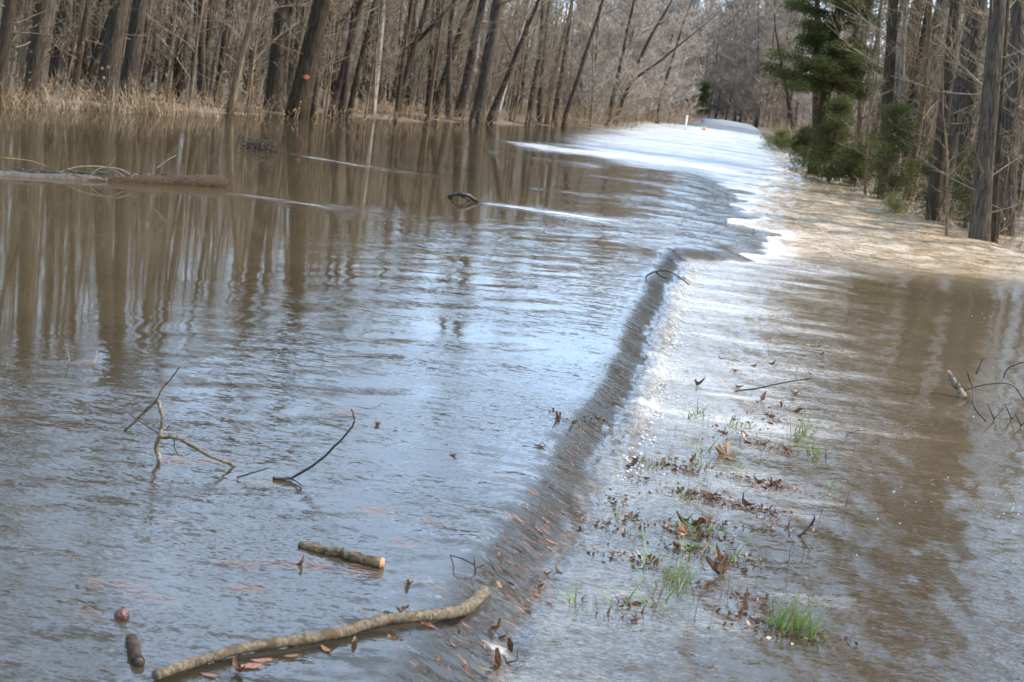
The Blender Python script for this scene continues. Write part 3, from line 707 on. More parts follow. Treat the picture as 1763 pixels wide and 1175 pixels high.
def wpts(count, yr, side, depth, seed, fov=0.40):
    r = random.Random(seed); out_ = []
    while len(out_) < count:
        y = r.uniform(*yr); d_ = depth[0] + (depth[1] - depth[0]) * r.random()
        x = xleft(y) - d_ if side < 0 else xright(y) + d_
        if abs(x) > fov * y + 4: continue
        out_.append((x, y, gz(x, y)))
    return out_
wm = [M['bark_tan'], M['bark_dark'], M['twig']]
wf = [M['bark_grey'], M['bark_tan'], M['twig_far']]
woods('woods', 'dense grey-brown thicket of bare stems deep in the left woods', wpts(1000, (24, 90), -1, (4, 46), 5), 5, (5, 10), (0.02, 0.08), 18, wm)
woods('woods', 'dense dim thicket of bare stems deep in the right woods', wpts(130, (19, 34), 1, (6.5, 13), 16, 0.55) + wpts(480, (24, 90), 1, (3, 30), 6), 6, (5, 10), (0.02, 0.09), 14, wm)
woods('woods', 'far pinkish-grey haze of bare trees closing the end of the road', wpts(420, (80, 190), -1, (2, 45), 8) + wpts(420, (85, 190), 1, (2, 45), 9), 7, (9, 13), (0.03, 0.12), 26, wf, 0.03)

# --- evergreens
def spray_crown(mb, r, c, rad, count, size, droop=0.0):
    """small pointed leaf faces spread through an ellipsoid"""
    g = np.random.RandomState(r.randrange(1 << 30))
    u = g.normal(size=(count, 3)); u /= np.linalg.norm(u, axis=1)[:, None]; u *= g.rand(count, 1) ** 0.2
    p = np.array(c)[None] + u * np.array(rad)[None]
    d = u * (1, 1, .5) + (0, 0, .25 - droop) + g.normal(size=(count, 3)) * (.5, .5, .4); d /= np.linalg.norm(d, axis=1)[:, None]
    s_ = np.cross(d, g.normal(size=(count, 3))); s_ /= np.linalg.norm(s_, axis=1)[:, None]
    L_ = size * g.uniform(.6, 1.4, (count, 1)); q = p + d * L_ * .5
    V = np.stack([p, q + s_ * L_ * .2, p + d * L_, q - s_ * L_ * .2], 1).reshape(-1, 3)
    b0 = len(mb.v); mb.v.extend(map(tuple, V.tolist()))
    mb.f.extend((b0 + 4 * i, b0 + 4 * i + 1, b0 + 4 * i + 2, b0 + 4 * i + 3) for i in range(count)); mb.mi.extend([mb.cur] * count)
def cedar(base, h, w, label, seed, mat='cedar', name='cedar_bush', dens=1.0, cat='bush', lean=0.0):
    r = random.Random(seed); o = empty(name, base); T, C = MB(), MB()
    T.tube([(0, 0, -0.3), (lean * h * .5, 0, h * 0.5), (lean * h, 0, h * 0.96)], [0.02 * h + .01, 0.012 * h + .01, 0.006], 7)
    n = int(40 * h / 2) + 8
    gaps = [r.uniform(0, 6.28) for _ in range(3)]
    for i in range(n):
        f = (i + r.random()) / n; z = h * (0.02 + 0.95 * f); a = r.uniform(0, 6.28)
        rr = w * (1 - f) ** 0.8 * (r.uniform(0.4, 1.25) if min(abs(a - g_) for g_ in gaps) > .35 else r.uniform(.2, .5)) + 0.05
        tip = Vector((lean * z + math.cos(a) * rr, math.sin(a) * rr, z + rr * r.uniform(.1, .6))); b0 = Vector((lean * z, 0, z))
        T.tube([b0, tip], [0.008, 0.003], 3, cap=False)
        for k in range(6):
            q = b0.lerp(tip, r.uniform(.2, 1.0)); tw = q + ((tip - b0).normalized() * .7 + rdir(r, r.gauss(.2, .4))).normalized() * r.uniform(.06, .10 + .18 * w)
            spray_crown(C, r, q.lerp(tw, .6), (.09 + .10 * w,) * 2 + (.05 + .06 * w,), max(6, int(58 * dens)), .032 + .016 * w)
    T.build('trunk', M['bark_tan'], o); C.build('crown', M[mat], o, smooth=False)
    tag(o, label, cat); return o
def px_h(bx, by, tx, ty, z):
    b = at(bx, by, z); return b, at_depth(tx, ty, b.y).z - b.z
b, h = px_h(1425, 322, 1408, 165, -0.15); cedar(b, h, 1.0, 'olive green cone-shaped young cedar at the right bank', 101)
b, h = px_h(1382, 292, 1368, 222, -0.15); cedar(b, h, 0.95, 'low dark green cedar at the foot of the cone-shaped one', 102)
b, h = px_h(1470, 330, 1462, 250, -0.15); cedar(b, h, 0.95, 'squat green cedar spreading over the rapids edge', 108)
b, h = px_h(1523, 352, 1518, 178, -0.15); cedar(b, h, 0.9, 'tall dark green cedar below the knotted trunk', 103, dens=0.9)
b, h = px_h(1598, 388, 1622, 255, -0.16); cedar(b, h, 0.6, 'thin dark green cedar around the foot of the flecked trunk', 104, dens=0.55)
b, h = px_h(1660, 395, 1655, 250, -0.10); cedar(b, h, 0.45, 'sparse shadowed cedar beside the big grey trunk', 105, dens=0.5)
b, h = px_h(1540, 378, 1545, 345, -0.17); cedar(b, h, 0.33, 'small leafy shrub hanging over the rapids', 106, mat='bush', dens=0.35)
b, h = px_h(1345, 262, 1350, 228, -0.12); cedar(b, h, 0.75, 'yellow-green bush at the far end of the rapids', 107, mat='bush')
b, h = px_h(1228, 215, 1235, 150, 0.1); cedar((b.x + 1.6, 128, 0.2), 2.4, 1.1, 'dark evergreen bush where the road disappears', 110, dens=1.2)
# pine with a green crown hanging into the frame
pb = at(1398, 306, -0.12); r = random.Random(77); o = empty('pine_tree', pb); T, C = MB(), MB()
ht = 9.0; T.tube([(0, 0, -.4), (0.05, 0, 3), (0.1, 0.1, 6), (0.1, 0, ht)], [.16, .13, .10, .03], 10, wob=0.05, rnd=r)
for i in range(125):
    z = 2.25 + (ht - 2.5) * (i / 125) ** 1.6; a = r.uniform(0, 6.28); Lb = r.uniform(0.6, 1.9) * (1.05 - 0.5 * i / 125)
    p = bend((0.06, 0, z), (math.cos(a), math.sin(a), 0.25), Lb, 4, r, 0.12, -0.05)
    T.tube(p, [.02, .015, .011, .008, .004], 4, cap=False)
    for k in range(9):
        q, dd = lerp_pts(p, 0.25 + 0.75 * r.random()); tw = q + (dd * .6 + rdir(r, r.gauss(-.05, .35))).normalized() * r.uniform(.12, .34)
        T.tube([q, tw], [.005, .002], 3, cap=False)
        spray_crown(C, r, q.lerp(tw, .6), (0.23, 0.23, 0.11), 100, 0.055)
T.build('trunk', M['bark_dark'], o); C.build('crown', M['cedar_dark'], o, smooth=False)
tag(o, 'dark green pine whose low crown hangs over the right bank', 'tree')
# far pines at the end of the road
for (px, py, Yd, zb, h, w, lab) in [(1240, 150, 168, 0.5, 10.5, 1.5, 'blue-green far pine rising at the end of the road')]:
    p = at_depth(px, py, Yd); cedar((p.x, p.y, zb), h, w, lab, int(px), mat='pine', name='pine_tree', dens=1.0, cat='tree')

# ------------------------------------------------------------------ dry grass and brush at the waterline
def blade(mb, r, p, d, L_, w, curve):
    d = Vector(d).normalized(); s = d.cross(Vector((0, 0, 1)));
    s = (s if s.length > .05 else Vector((1, 0, 0))).normalized()
    a = r.uniform(0, 6.28); s = (s * math.cos(a) + Vector((0, 1, 0)) * math.sin(a)).normalized()
    p = Vector(p); side = Vector((d.x, d.y, 0)) * curve + Vector((0, 0, -curve * .55))
    p1 = p + d * L_ * .5; p2 = p1 + (d + side).normalized() * L_ * .5
    mb.face([p - s * w, p + s * w, p1 + s * w * .8, p1 - s * w * .8]); mb.face([p1 - s * w * .8, p1 + s * w * .8, p2])
def tuft_mesh(seed, n, L_, w, spread, mat, curve=0.8, rad=0.05, flow=0.0):
    r = random.Random(seed); mb = MB()
    for _ in range(n):
        a = r.uniform(0, 6.28); q = r.random() ** .5 * rad; mb.cur = 1 if r.random() < .28 else 0
        blade(mb, r, (math.cos(a) * q, math.sin(a) * q, -0.04), (r.gauss(flow, spread), r.gauss(-flow * .3, spread), 1), L_ * r.uniform(.4, 1.1), w * r.uniform(.6, 1.2), r.uniform(0, curve))
    return mb.mesh('grass_tuft', [M[mat], M['dry_grass']], smooth=False)
reed_m = [tuft_mesh(200 + i, 90, 0.75, 0.006, 0.45, 'dry_grass', 1.3, 0.35) for i in range(3)]
LEFT_TUFTS = [(20, 190), (75, 192), (120, 190), (165, 192), (205, 194), (245, 197), (270, 200), (295, 202), (325, 200), (355, 203), (430, 203)]
for i, (x, y) in enumerate(LEFT_TUFTS):
    o = link('dry_grass_tuft', reed_m[i % 3], None, at(x, y, -0.02)); o.rotation_euler.z = i * 1.3; s = rng.uniform(.7, 1.15) * (1.25 if 200 < x < 300 else .9); o.scale = (s, s, s)
    tag(o, f"tan dry grass tuft, {('leftmost', 'second', 'third', 'fourth', 'fifth', 'sixth', 'seventh', 'eighth', 'ninth', 'tenth', 'eleventh')[i]} from the left along the left-bank waterline".replace('leftmost from the left', 'leftmost'), 'grass', 'dry grass tufts along the left waterline')
# low brush along both waterlines: dry stems, twigs and leaves, uncountable
def brush(name, label, side, yr, count, seed, off, hmax, mats):
    r = random.Random(seed); mb = MB()
    for _ in range(count):
        y = yr[0] * (yr[1] / yr[0]) ** r.random(); d_ = r.uniform(*off) ; x = (xleft(y) - d_) if side < 0 else (xright(y) + d_)
        if abs(x) > 0.4 * y + 2: continue
        z = max(gz(x, y), -0.02 if side < 0 else -0.17) - .03; L_ = r.uniform(.2, hmax)
        mb.cur = r.choice((0, 0, 1))
        p = bend((x, y, z), (r.gauss(.1, .5), r.gauss(0, .4), 1), L_, 3, r, .18, -.08)
        mb.tube(p, [.006, .005, .0035, .0015], 3, cap=False)
        for _k in range(3):
            q, dd = lerp_pts(p, r.uniform(.3, 1)); e = q + (dd + rdir(r, .2)).normalized() * L_ * r.uniform(.15, .45)
            mb.tube([q, e], [.0035, .0015], 3, cap=False)
        if r.random() < .3:
            mb.cur = 2
            for _k in range(4):
                q, _ = lerp_pts(p, r.uniform(.2, 1)); u = rdir(r, r.gauss(0, .5)) * .05; v = rdir(r, r.gauss(0, .5)).cross(u).normalized() * .025
                mb.face([q, q + u * .5 + v, q + u, q + u * .5 - v])
    o = mb.build(name, mats); tag(o, label, 'brush', None, 'stuff')
bm = [M['dry_grass'], M['twig'], M['dry_leaf']]
brush('undergrowth', 'tangle of dry brown stems and leaves along the left waterline', -1, (22, 68), 2300, 301, (0.1, 4.0), 0.75, bm)
brush('undergrowth', 'tangle of dry stems along the right waterline', 1, (20, 70), 900, 302, (0.0, 2.5), 0.9, bm)
brush('undergrowth', 'reddish brown brush on the far left road verge', -1, (66, 125), 1500, 303, (-.5, 4), 1.5, bm)
brush('undergrowth', 'reddish brown brush on the far right road verge', 1, (68, 125), 1500, 304, (-1.0, 4), 1.4, bm)
# bronze leaves still hanging on understory twigs at the left
r = random.Random(401); mb = MB()
for _ in range(80):
    x, y = r.choice([(130, 80), (110, 60), (160, 110), (250, 145), (60, 120)]); Y_ = r.uniform(27, 34)
    p = at_depth(x + r.gauss(0, 26), y + r.gauss(0, 24), Y_); u = rdir(r, r.gauss(0, .7)) * .07; v = rdir(r, .3).cross(u).normalized() * .03
    mb.face([p, p + u * .5 + v, p + u, p + u * .5 - v])
o = mb.build('foliage', M['leaf_rust'], smooth=False); tag(o, 'scattered bronze leaves still hanging in the left-bank saplings', 'leaves', None, 'stuff')

# ------------------------------------------------------------------ far roadside bits
p = at(1181, 214, 0.3); o = empty('marker_post', (p.x, p.y, 0.2)); mb = MB()
mb.tube([(0, 0, -.3), (0, 0, .42)], [.035, .035], 8); mb.build('post', M['white_paint'], o)
mb = MB(); mb.tube([(0, 0, .42), (0, 0, .46), (0, 0, .49)], [.06, .06, .02], 8); mb.build('cap', M['white_paint'], o)
tag(o, 'white marker post on the left verge where the road vanishes', 'post')
p = at(1213, 218, 0.4); o = empty('traffic_marker', (p.x, p.y, 0.24)); mb = MB()
mb.tube([(0, 0, 0), (0, 0, .04)], [.11, .11], 4); mb.build('base', M['orange_paint'], o)
mb = MB(); mb.tube([(0, 0, .04), (0, 0, .16)], [.05, .04], 10); mb.build('body', M['orange_paint'], o)
tag(o, 'small orange marker on the far road edge', 'marker')
p = at(1300, 226, -0.05); mb = MB(); mb.tube([(0, 0, -.3), (0.03, 0, .6), (0.05, 0, 1.25), (.05, 0, 1.32)], [.14, .13, .12, .06], 9, wob=.08, rnd=rng)
o = mb.build('wooden_post', M['wet_wood']); o.location = (p.x, p.y, gz(p.x, p.y)); tag(o, 'dark wooden post on the right verge of the far road', 'post')

# ------------------------------------------------------------------ drift in the water
def wpos(px, py, dz=0.0):
    """place on the water surface at a photograph pixel"""
    z = 0.0
    for _ in range(8):
        p = at(px, py, z); z = 0.5 * z + 0.5 * water_z(p.x, p.y)
    p = at(px, py, z); p.z = water_z(p.x, p.y) + dz; return p
def wnormal(p):
    e = 0.04; z0 = water_z(p.x, p.y)
    return Vector((-(water_z(p.x + e, p.y) - z0) / e, -(water_z(p.x, p.y + e) - z0) / e, 1)).normalized()
def pxw(w, p): return w * (p - Vector((0, 0, CAM_H))).length / FPX
def smooth_path(pts, k=5):
    pts = [Vector(p) for p in pts]; out_ = []
    for i in range(len(pts) - 1):
        p0, p1, p2, p3 = pts[max(i - 1, 0)], pts[i], pts[i + 1], pts[min(i + 2, len(pts) - 1)]
        for j in range(k):
            t_ = j / k
            out_.append(0.5 * ((2 * p1) + (p2 - p0) * t_ + (2 * p0 - 5 * p1 + 4 * p2 - p3) * t_ ** 2 + (3 * p1 - p0 - 3 * p2 + p3) * t_ ** 3))
    out_.append(pts[-1]); return out_
def local(pts, o): return [Vector(p) - o for p in pts]

# long half-sunk log
p0, p1 = wpos(-60, 300), wpos(384, 322)
O = p0.lerp(p1, 0.5); o = empty('floating_log', O); rr = random.Random(5)
ax = p1 - p0
path = smooth_path([p0 + Vector((-.3, 0, -.03)), p0.lerp(p1, .3) + Vector((0, .03, -.022)), p0.lerp(p1, .6) + Vector((0, -.02, .0)), p1 + Vector((0, 0, .035))], 7)
rad = [(.062 + .016 * (i / (len(path) - 1))) * rr.uniform(.93, 1.08) for i in range(len(path))]
mb = MB(); nsp = int(len(path) * .58)
mb.tube(local(path[:nsp + 1], O), rad[:nsp + 1], 14, wob=.04, rnd=rr); x = mb.build('smooth_bark', M['log_grey'], o); x['label'] = 'grey bark-free half of the log'
ns2 = int(len(path) * .34); mb = MB(); mb.tube(local(path[ns2:], O), [q * rr.uniform(.97, 1.1) * min(1.06, .86 + .035 * k_) for k_, q in enumerate(rad[ns2:])], 14, wob=.13, rnd=rr); mb.build('rough_bark', M['drift'], o)
mb = MB()
for k in range(9):
    a = k * .7; q = path[-1] - O + Vector((0, math.cos(a) * .04, math.sin(a) * .04)); mb.tube([q - ax.normalized() * .15, q + ax.normalized() * rr.uniform(.02, .07)], [.014, .004], 4)
mb.build('broken_end', M['drift_red'], o)
mb = MB()
for k in range(90):
    q = path[0].lerp(path[-1], rr.uniform(.25, .98)) - O + Vector((0, rr.uniform(-.05, .05), rr.uniform(.03, .075))); mb.tube([q, q + Vector((rr.uniform(-.2, .2), rr.gauss(0, .04), rr.uniform(-.01, .03)))], [.008, .003], 4)
mb.build('twig_litter', M['wet_wood'], o)
for k, pl in enumerate([[(95, 300), (140, 287), (200, 290), (225, 301)], [(150, 308), (172, 290), (195, 292), (215, 305)], [(226, 306), (232, 300), (238, 301)], [(0, 272), (50, 277), (80, 287)], [(270, 290), (290, 275), (303, 268)], [(185, 290), (194, 278), (197, 272)]]):
    Yk = O.y - .05; mb = MB(); pp = smooth_path([at_depth(a, b, Yk) for a, b in pl], 4); mb.tube(local(pp, O), [.008 - .004 * i / len(pp) for i in range(len(pp))], 5); mb.build('dry_stem', M['dry_grass'], o)
tag(o, 'long half-sunk log with grey and bark-covered ends at the left edge', 'log')

# clump of flood drift
b = wpos(440, 258); rr = random.Random(9); o = empty('driftwood_clump', b); mb = MB()
for k in range(90):
    c = Vector((rr.gauss(0, .10), rr.gauss(0, .06), abs(rr.gauss(0, .07)))); d = rdir(rr, rr.gauss(.2, .5)); mb.tube([c - d * .06, c + d * rr.uniform(.04, .14)], [.007, .003], 4)
mb.build('twigs', M['wet_wood'], o); mb = MB()
for k in range(40):
    c = Vector((rr.gauss(0.05, .14), rr.gauss(0, .05), abs(rr.gauss(0, .06)))); u = rdir(rr, .3) * .06; v = rdir(rr, .2).cross(u).normalized() * .022; mb.face([c, c + u * .5 + v, c + u, c + u * .5 - v])
mb.build('leaves', M['leaf'], o); mb = MB()
for k in range(14):
    q = Vector((rr.uniform(.1, .35), rr.gauss(0, .05), 0)); mb.tube(bend(q, (rr.uniform(-.6, .9), 0, 1), rr.uniform(.12, .28), 4, rr, .15, -.1), [.004, .0035, .003, .002, .001], 4)
mb.build('dry_stem', M['stem'], o); tag(o, 'tangled clump of brown drift trailing a wake on the pond', 'driftwood')

def twig_thing(name, label, branches, mats='stick_grey', cat='branch', parts='branch'):
    """branches: list of (points [(px,py,on_water?)], width px, Y or None)"""
    first = None; built = []
    for pts, w0, w1, Yd in branches:
        P = []
        for (x, y, onw) in pts:
            P.append(wpos(x, y, .004) if onw else at_depth(x, y, Yd))
        built.append((P, w0, w1))
    base = min((p for P, _, _ in built for p in P), key=lambda p: p.z).copy(); o = empty(name, base)
    for P, w0, w1 in built:
        pp = smooth_path(P, 6); n_ = len(pp); mb = MB(); rr = random.Random(n_ + int(w0 * 7))
        r0, r1 = pxw(w0, pp[0]) / 2, pxw(w1, pp[-1]) / 2
        pp = [q + Vector((rr.gauss(0, 1), rr.gauss(0, 1), rr.gauss(0, 1))) * r0 * (.18 if 0 < i < n_ - 1 else 0) for i, q in enumerate(pp)]
        mb.tube(local(pp, base), [(r0 + (r1 - r0) * i / (n_ - 1)) * rr.uniform(.9, 1.12) for i in range(n_)], 8); mb.build(parts, M[mats], o)
    return tag(o, label, cat)
twig_thing('arched_branch', 'black arched branch hooping out of the pond with a white wake',
           [([(774, 339, 1), (790, 334, 0), (806, 337, 0), (823, 349, 1)], 7, 6, wpos(800, 347).y), ([(792, 336, 0), (800, 341, 0), (812, 345, 1)], 4, 3, wpos(800, 347).y)], 'wet_wood')
yl = wpos(1120, 478).y
twig_thing('arched_branch', 'thin dark branch arching over the white lip of the spillway',
           [([(1112, 477, 1), (1128, 468, 0), (1150, 467, 0), (1170, 478, 0), (1186, 491, 0)], 2.6, 2.6, yl - .1), ([(1130, 469, 0), (1138, 476, 0), (1150, 480, 0)], 3, 2, yl - .1)], 'wet_wood')
yf = wpos(275, 797).y
twig_thing('forked_branch', 'crooked pale forked branch sticking up from the pond',
           [([(275, 798, 1), (269, 770, 0), (277, 740, 0), (279, 712, 0), (270, 688, 0)], 9, 6, yf), ([(270, 688, 0), (281, 668, 0), (298, 648, 0), (310, 631, 0)], 4, 2, yf),
            ([(272, 688, 0), (250, 708, 0), (230, 728, 0), (214, 742, 0)], 6, 4, yf + .3), ([(278, 752, 0), (308, 755, 0), (335, 770, 0), (365, 787, 0), (402, 802, 1)], 8, 5, yf - .05),
            ([(276, 748, 0), (250, 732, 0), (222, 712, 0)], 3, 1.5, yf), ([(300, 756, 0), (301, 772, 0), (308, 786, 0)], 3, 1.5, yf - .05)], 'stick_grey')
yt = wpos(500, 826).y
twig_thing('bent_twig', 'long thin dark twig curving up out of the pond',
           [([(470, 825, 1), (500, 823, 0), (545, 797, 0), (580, 765, 0), (606, 735, 0), (610, 718, 0), (604, 704, 0)], 6, 2, yt), ([(500, 823, 0), (512, 832, 1), (520, 838, 1)], 3.5, 1.5, yt)], 'wet_wood')
twig_thing('small_twig', 'short dark twig beside the curving one on the pond', [([(408, 824, 1), (430, 816, 0), (463, 806, 0)], 4, 2, wpos(408, 824).y)], 'wet_wood')
twig_thing('reed_stalk', 'thin bent stalk far left on the pond', [([(118, 628, 1), (118, 615, 0), (114, 600, 0)], 3, 1.5, wpos(118, 628).y)], 'dry_grass')
twig_thing('reed_stalk', 'short upright pale stalk on the pond near the bent one', [([(160, 628, 1), (166, 615, 0), (167, 605, 0)], 3, 2, wpos(160, 628).y)], 'dry_grass')
yr_ = wpos(1658, 684).y
twig_thing('dead_branch', 'thick pale dead branch stub standing in the brown water at right',
           [([(1660, 686, 1), (1652, 672, 0), (1640, 655, 0), (1634, 640, 0)], 13, 8, yr_)], 'stick_grey')
twig_thing('dead_branch', 'thin dark branching twig beside the pale branch stub',
           [([(1660, 672, 0), (1690, 664, 0), (1720, 660, 0), (1745, 665, 0), (1763, 690, 0)], 2.5, 2, yr_), ([(1676, 690, 1), (1680, 704, 1), (1698, 726, 1)], 3, 2, yr_), ([(1680, 645, 0), (1688, 628, 0), (1692, 617, 0)], 3, 1.5, yr_), ([(1728, 652, 0), (1735, 635, 0), (1763, 623, 0)], 2.5, 2, yr_),
            ([(1665, 640, 0), (1674, 668, 0), (1676, 690, 1)], 2.5, 2, yr_)], 'wet_wood')
for k, (x, y) in enumerate([(1712, 700), (1742, 700), (1758, 712)]):
    twig_thing('weed_stalk', 'forked black twig poking up by the frame edge below the pale stub', [([(x, y + 24, 1), (x - 6, y + 8, 0), (x - 12, y - 4, 0)], 3, 1.5, wpos(x, y + 24).y), ([(x, y + 22, 0), (x + 16, y + 2, 0)], 2, 1, wpos(x, y + 24).y)], 'wet_wood', 'stem')['group'] = 'black twigs by the right frame edge'
yk = wpos(1395, 950).y
twig_thing('weed_stalk', 'black hooked twig in the shallow water right of the shoulder leaves', [([(1374, 925, 1), (1388, 913, 0), (1400, 898, 0), (1402, 888, 0)], 5, 3, wpos(1374, 925).y)], 'wet_wood', 'stem')
twig_thing('weed_stalk', 'pale curved twig lying over the water beside the tall grass', [([(1456, 755, 1), (1463, 746, 0), (1478, 741, 0), (1492, 741, 0)], 4, 2, wpos(1456, 755).y)], 'stick_grey', 'stem')
twig_thing('weed_stalk', 'long thin twig lying among the upper shoulder leaves', [([(1265, 675, 1), (1310, 668, 0), (1345, 660, 0), (1400, 652, 0)], 3, 2, wpos(1265, 675).y)], 'wet_wood', 'stem')
twig_thing('weed_stalk', 'thin branched twig at the foot of the asphalt edge near the bottom', [([(872, 1143, 1), (890, 1138, 0), (905, 1143, 1)], 4, 2, wpos(872, 1143).y), ([(890, 1138, 0), (891, 1122, 0)], 2, 1.5, wpos(872, 1143).y), ([(872, 1143, 1), (860, 1125, 0), (800, 1100, 0), (790, 1088, 1)], 4, 3, wpos(840, 1115).y)], 'wet_wood', 'stem')
twig_thing('weed_stalk', 'thin forked twig standing on the wet asphalt above the long stick', [([(818, 992, 1), (818, 978, 0), (816, 958, 0)], 3, 1.5, wpos(818, 992).y), ([(818, 980, 0), (835, 972, 0)], 2, 1.5, wpos(818, 992).y), ([(816, 972, 0), (795, 962, 0), (775, 958, 1)], 3, 2, wpos(818, 992).y)], 'wet_wood', 'stem')
twig_thing('weed_stalk', 'dark twig stuck aslant on the asphalt edge', [([(848, 978, 1), (860, 992, 0), (885, 1010, 1)], 5, 3, wpos(848, 985).y)], 'wet_wood', 'stem')

# sawn stick with a bright cut end
a, b = wpos(516, 941), wpos(656, 976); a.z += .004; b.z += .012
o = empty('cut_stick', a.lerp(b, .5)); O = a.lerp(b, .5); rr = random.Random(4)
pp = [a.lerp(b, i / 14) + Vector((0, rr.gauss(0, .002), rr.gauss(0, .002))) for i in range(15)]; R0 = pxw(21, b) / 2
mb = MB(); mb.tube(local(pp, O), [R0 * (.68 + .32 * i / 14) * rr.uniform(.9, 1.1) for i in range(15)], 14, wob=.05, rnd=rr); mb.build('bark', M['stick'], o)
d = (b - a).normalized(); mb = MB(); mb.tube([b - O - d * .002, b - O + d * .004], [R0 * .95, R0 * .9], 14); x = mb.build('cut_end', M['cut_wood'], o); x['label'] = 'bright orange sawn end'
q = a.lerp(b, .52) - O + Vector((0, 0, R0 * .8)); mb = MB(); mb.tube([q - Vector((0, 0, .006)), q + Vector((.003, 0, .009))], [.007, .004], 7); mb.build('knot', M['wet_wood'], o)
tag(o, 'short sawn stick with a bright orange cut end floating on the shallows', 'stick')

# long crooked stick
pl = [(266, 1174), (330, 1152), (420, 1126), (500, 1114), (575, 1101), (650, 1079), (710, 1071), (760, 1066), (800, 1057), (832, 1038)]
P = [wpos(x, y, .016) for x, y in pl]; P[-1].z += .02; pp = smooth_path(P, 12); O = P[4].copy(); o = empty('long_stick', O); rr = random.Random(8); n_ = len(pp); mb = MB()
mb.tube(local(pp, O), [pxw(20.5, pp[i]) / 2 * (.86 + .22 * i / n_) * rr.uniform(.9, 1.1) for i in range(n_)], 14, wob=.06, rnd=rr); mb.build('bark', M['stick_grey'], o)
e = pp[-1] - O; mb = MB()
for k in range(7):
    mb.tube([e - Vector((.01, 0, .006)), e + Vector((rr.uniform(-.012, .02), rr.gauss(0, .008), rr.uniform(.0, .022)))], [.012, .004], 6)
mb.build('broken_end', M['stick'], o)
for k, (x, y) in enumerate([(352, 1142), (445, 1118), (663, 1070)]):
    q = at_depth(x, y - 8, wpos(x, y).y) - O; mb = MB(); mb.tube([q - Vector((0, 0, .012)), q + Vector((.004, 0, .006))], [.011, .005], 7); mb.build('knot', M['leaf'], o)
tag(o, 'long crooked pale stick lying across the bottom of the shallows', 'stick')

# small bobbing things
b = wpos(210, 1063, .006); o = empty('seed_husk', b); rr = random.Random(12); mb = MB(); R0 = pxw(12.5, b)
rings = 9
for i in range(rings):
    th0, th1 = math.pi * i / rings, math.pi * (i + 1) / rings
    for k in range(14):
        f0, f1 = 2 * math.pi * k / 14, 2 * math.pi * (k + 1) / 14
        def sp(t_, f_): 
            q = R0 * (1 + .10 * math.sin(5 * f_ + 3 * t_) * math.sin(t_)); return (q * math.sin(t_) * math.cos(f_), q * math.sin(t_) * math.sin(f_), q * math.cos(t_) * 1.02)
        mb.face([sp(th0, f0), sp(th1, f0), sp(th1, f1), sp(th0, f1)])
mb.build('husk', M['cone'], o, smooth=False); mb = MB(); mb.tube([(0, 0, R0 * .9), (.003, 0, R0 * 1.2)], [.004, .002], 6); mb.build('stem', M['wet_wood'], o)
tag(o, 'round dark red seed husk bobbing near the bottom corner', 'husk')
a, b = wpos(226, 1104, .006), wpos(238, 1146, .008); O = a.lerp(b, .5); o = empty('stick_piece', O); rr = random.Random(6); mb = MB()
mb.tube(local([a.lerp(b, i / 8) + Vector((rr.gauss(0, .001), 0, rr.gauss(0, .001))) for i in range(9)], O), [pxw(20, a) / 2 * rr.uniform(.85, 1.1) for i in range(9)], 11, wob=.06, rnd=rr); mb.build('bark', M['drift'], o)
d = (b - a).normalized(); mb = MB(); mb.tube([b - O - d * .001, b - O + d * .004], [pxw(9, a), pxw(7, a)], 9); mb.build('broken_end', M['wet_wood'], o)
tag(o, 'stubby brown stick piece floating below the round husk', 'stick')

# ---- leaves
def leaf_mesh(seed, mat, L_=.075, W_=.028, curl=.6, lobes=0):
    """one dry leaf: curled blade with a midrib ridge and a stalk, lying along +X"""
    r = random.Random(seed); mb = MB(); n_ = 9; rowsL = []
    for i in range(n_ + 1):
        t_ = i / n_; w = W_ * math.sin(math.pi * min(.98, max(.04, t_)) ** .8) ** .8
        if lobes: w *= 1 + .75 * max(0, math.sin(t_ * math.pi * lobes)) - .45
        w *= r.uniform(.85, 1.12); zc = curl * L_ * .35 * (t_ - .5) ** 2 * 4 * r.uniform(.8, 1.1)
        fold = curl * w * .8; x_ = (t_ - .5) * L_
        rowsL.append([(x_, -w, zc + fold + r.gauss(0, .001)), (x_, -w * .5, zc + fold * .25), (x_, 0, zc), (x_, w * .5, zc + fold * .3), (x_, w, zc + fold * .9 + r.gauss(0, .001))])
    for i in range(n_):
        for k in range(4): mb.face([rowsL[i][k], rowsL[i + 1][k], rowsL[i + 1][k + 1], rowsL[i][k + 1]])
    mb.tube([(-L_ * .75, 0, .002), (-L_ * .45, 0, rowsL[0][2][2])], [.0012, .0014], 4)
    return mb.mesh('fallen_leaf', M[mat])
def star_leaf(seed, mat, R=.07):
    r = random.Random(seed); mb = MB(); tips = 5; ring = []
    for i in range(tips * 4):
        a = -2.3 + 4.6 * i / (tips * 4 - 1); ph = (i % 4) / 4; rr_ = R * (.66 + .34 * abs(math.cos(math.pi * ph)) ** 1.3) * r.uniform(.8, 1.15)
        ring.append((math.cos(a) * rr_, math.sin(a) * rr_, (.12 + .35 * r.random()) * rr_ * abs(math.sin(a)) + r.uniform(-.006, .014)))
    for i in range(len(ring) - 1):
        h0 = tuple(.5 * v for v in ring[i]); h1 = tuple(.5 * v for v in ring[i + 1])
        mb.face([(0, 0, 0), h0, h1]); mb.face([h0, ring[i], ring[i + 1], h1])
    mb.tube([(-R * .6, 0, .01), (0, 0, 0)], [.0015, .0015], 4)
    return mb.mesh('fallen_leaf', M[mat], smooth=False)
LM_dark = [leaf_mesh(500 + i, 'leaf', .085 + .012 * (i % 3), .012 + .004 * (i % 4), .7 + .5 * (i % 3), 0) for i in range(5)] + [leaf_mesh(510 + i, 'leaf', .09, .026, .6, 3) for i in range(2)]
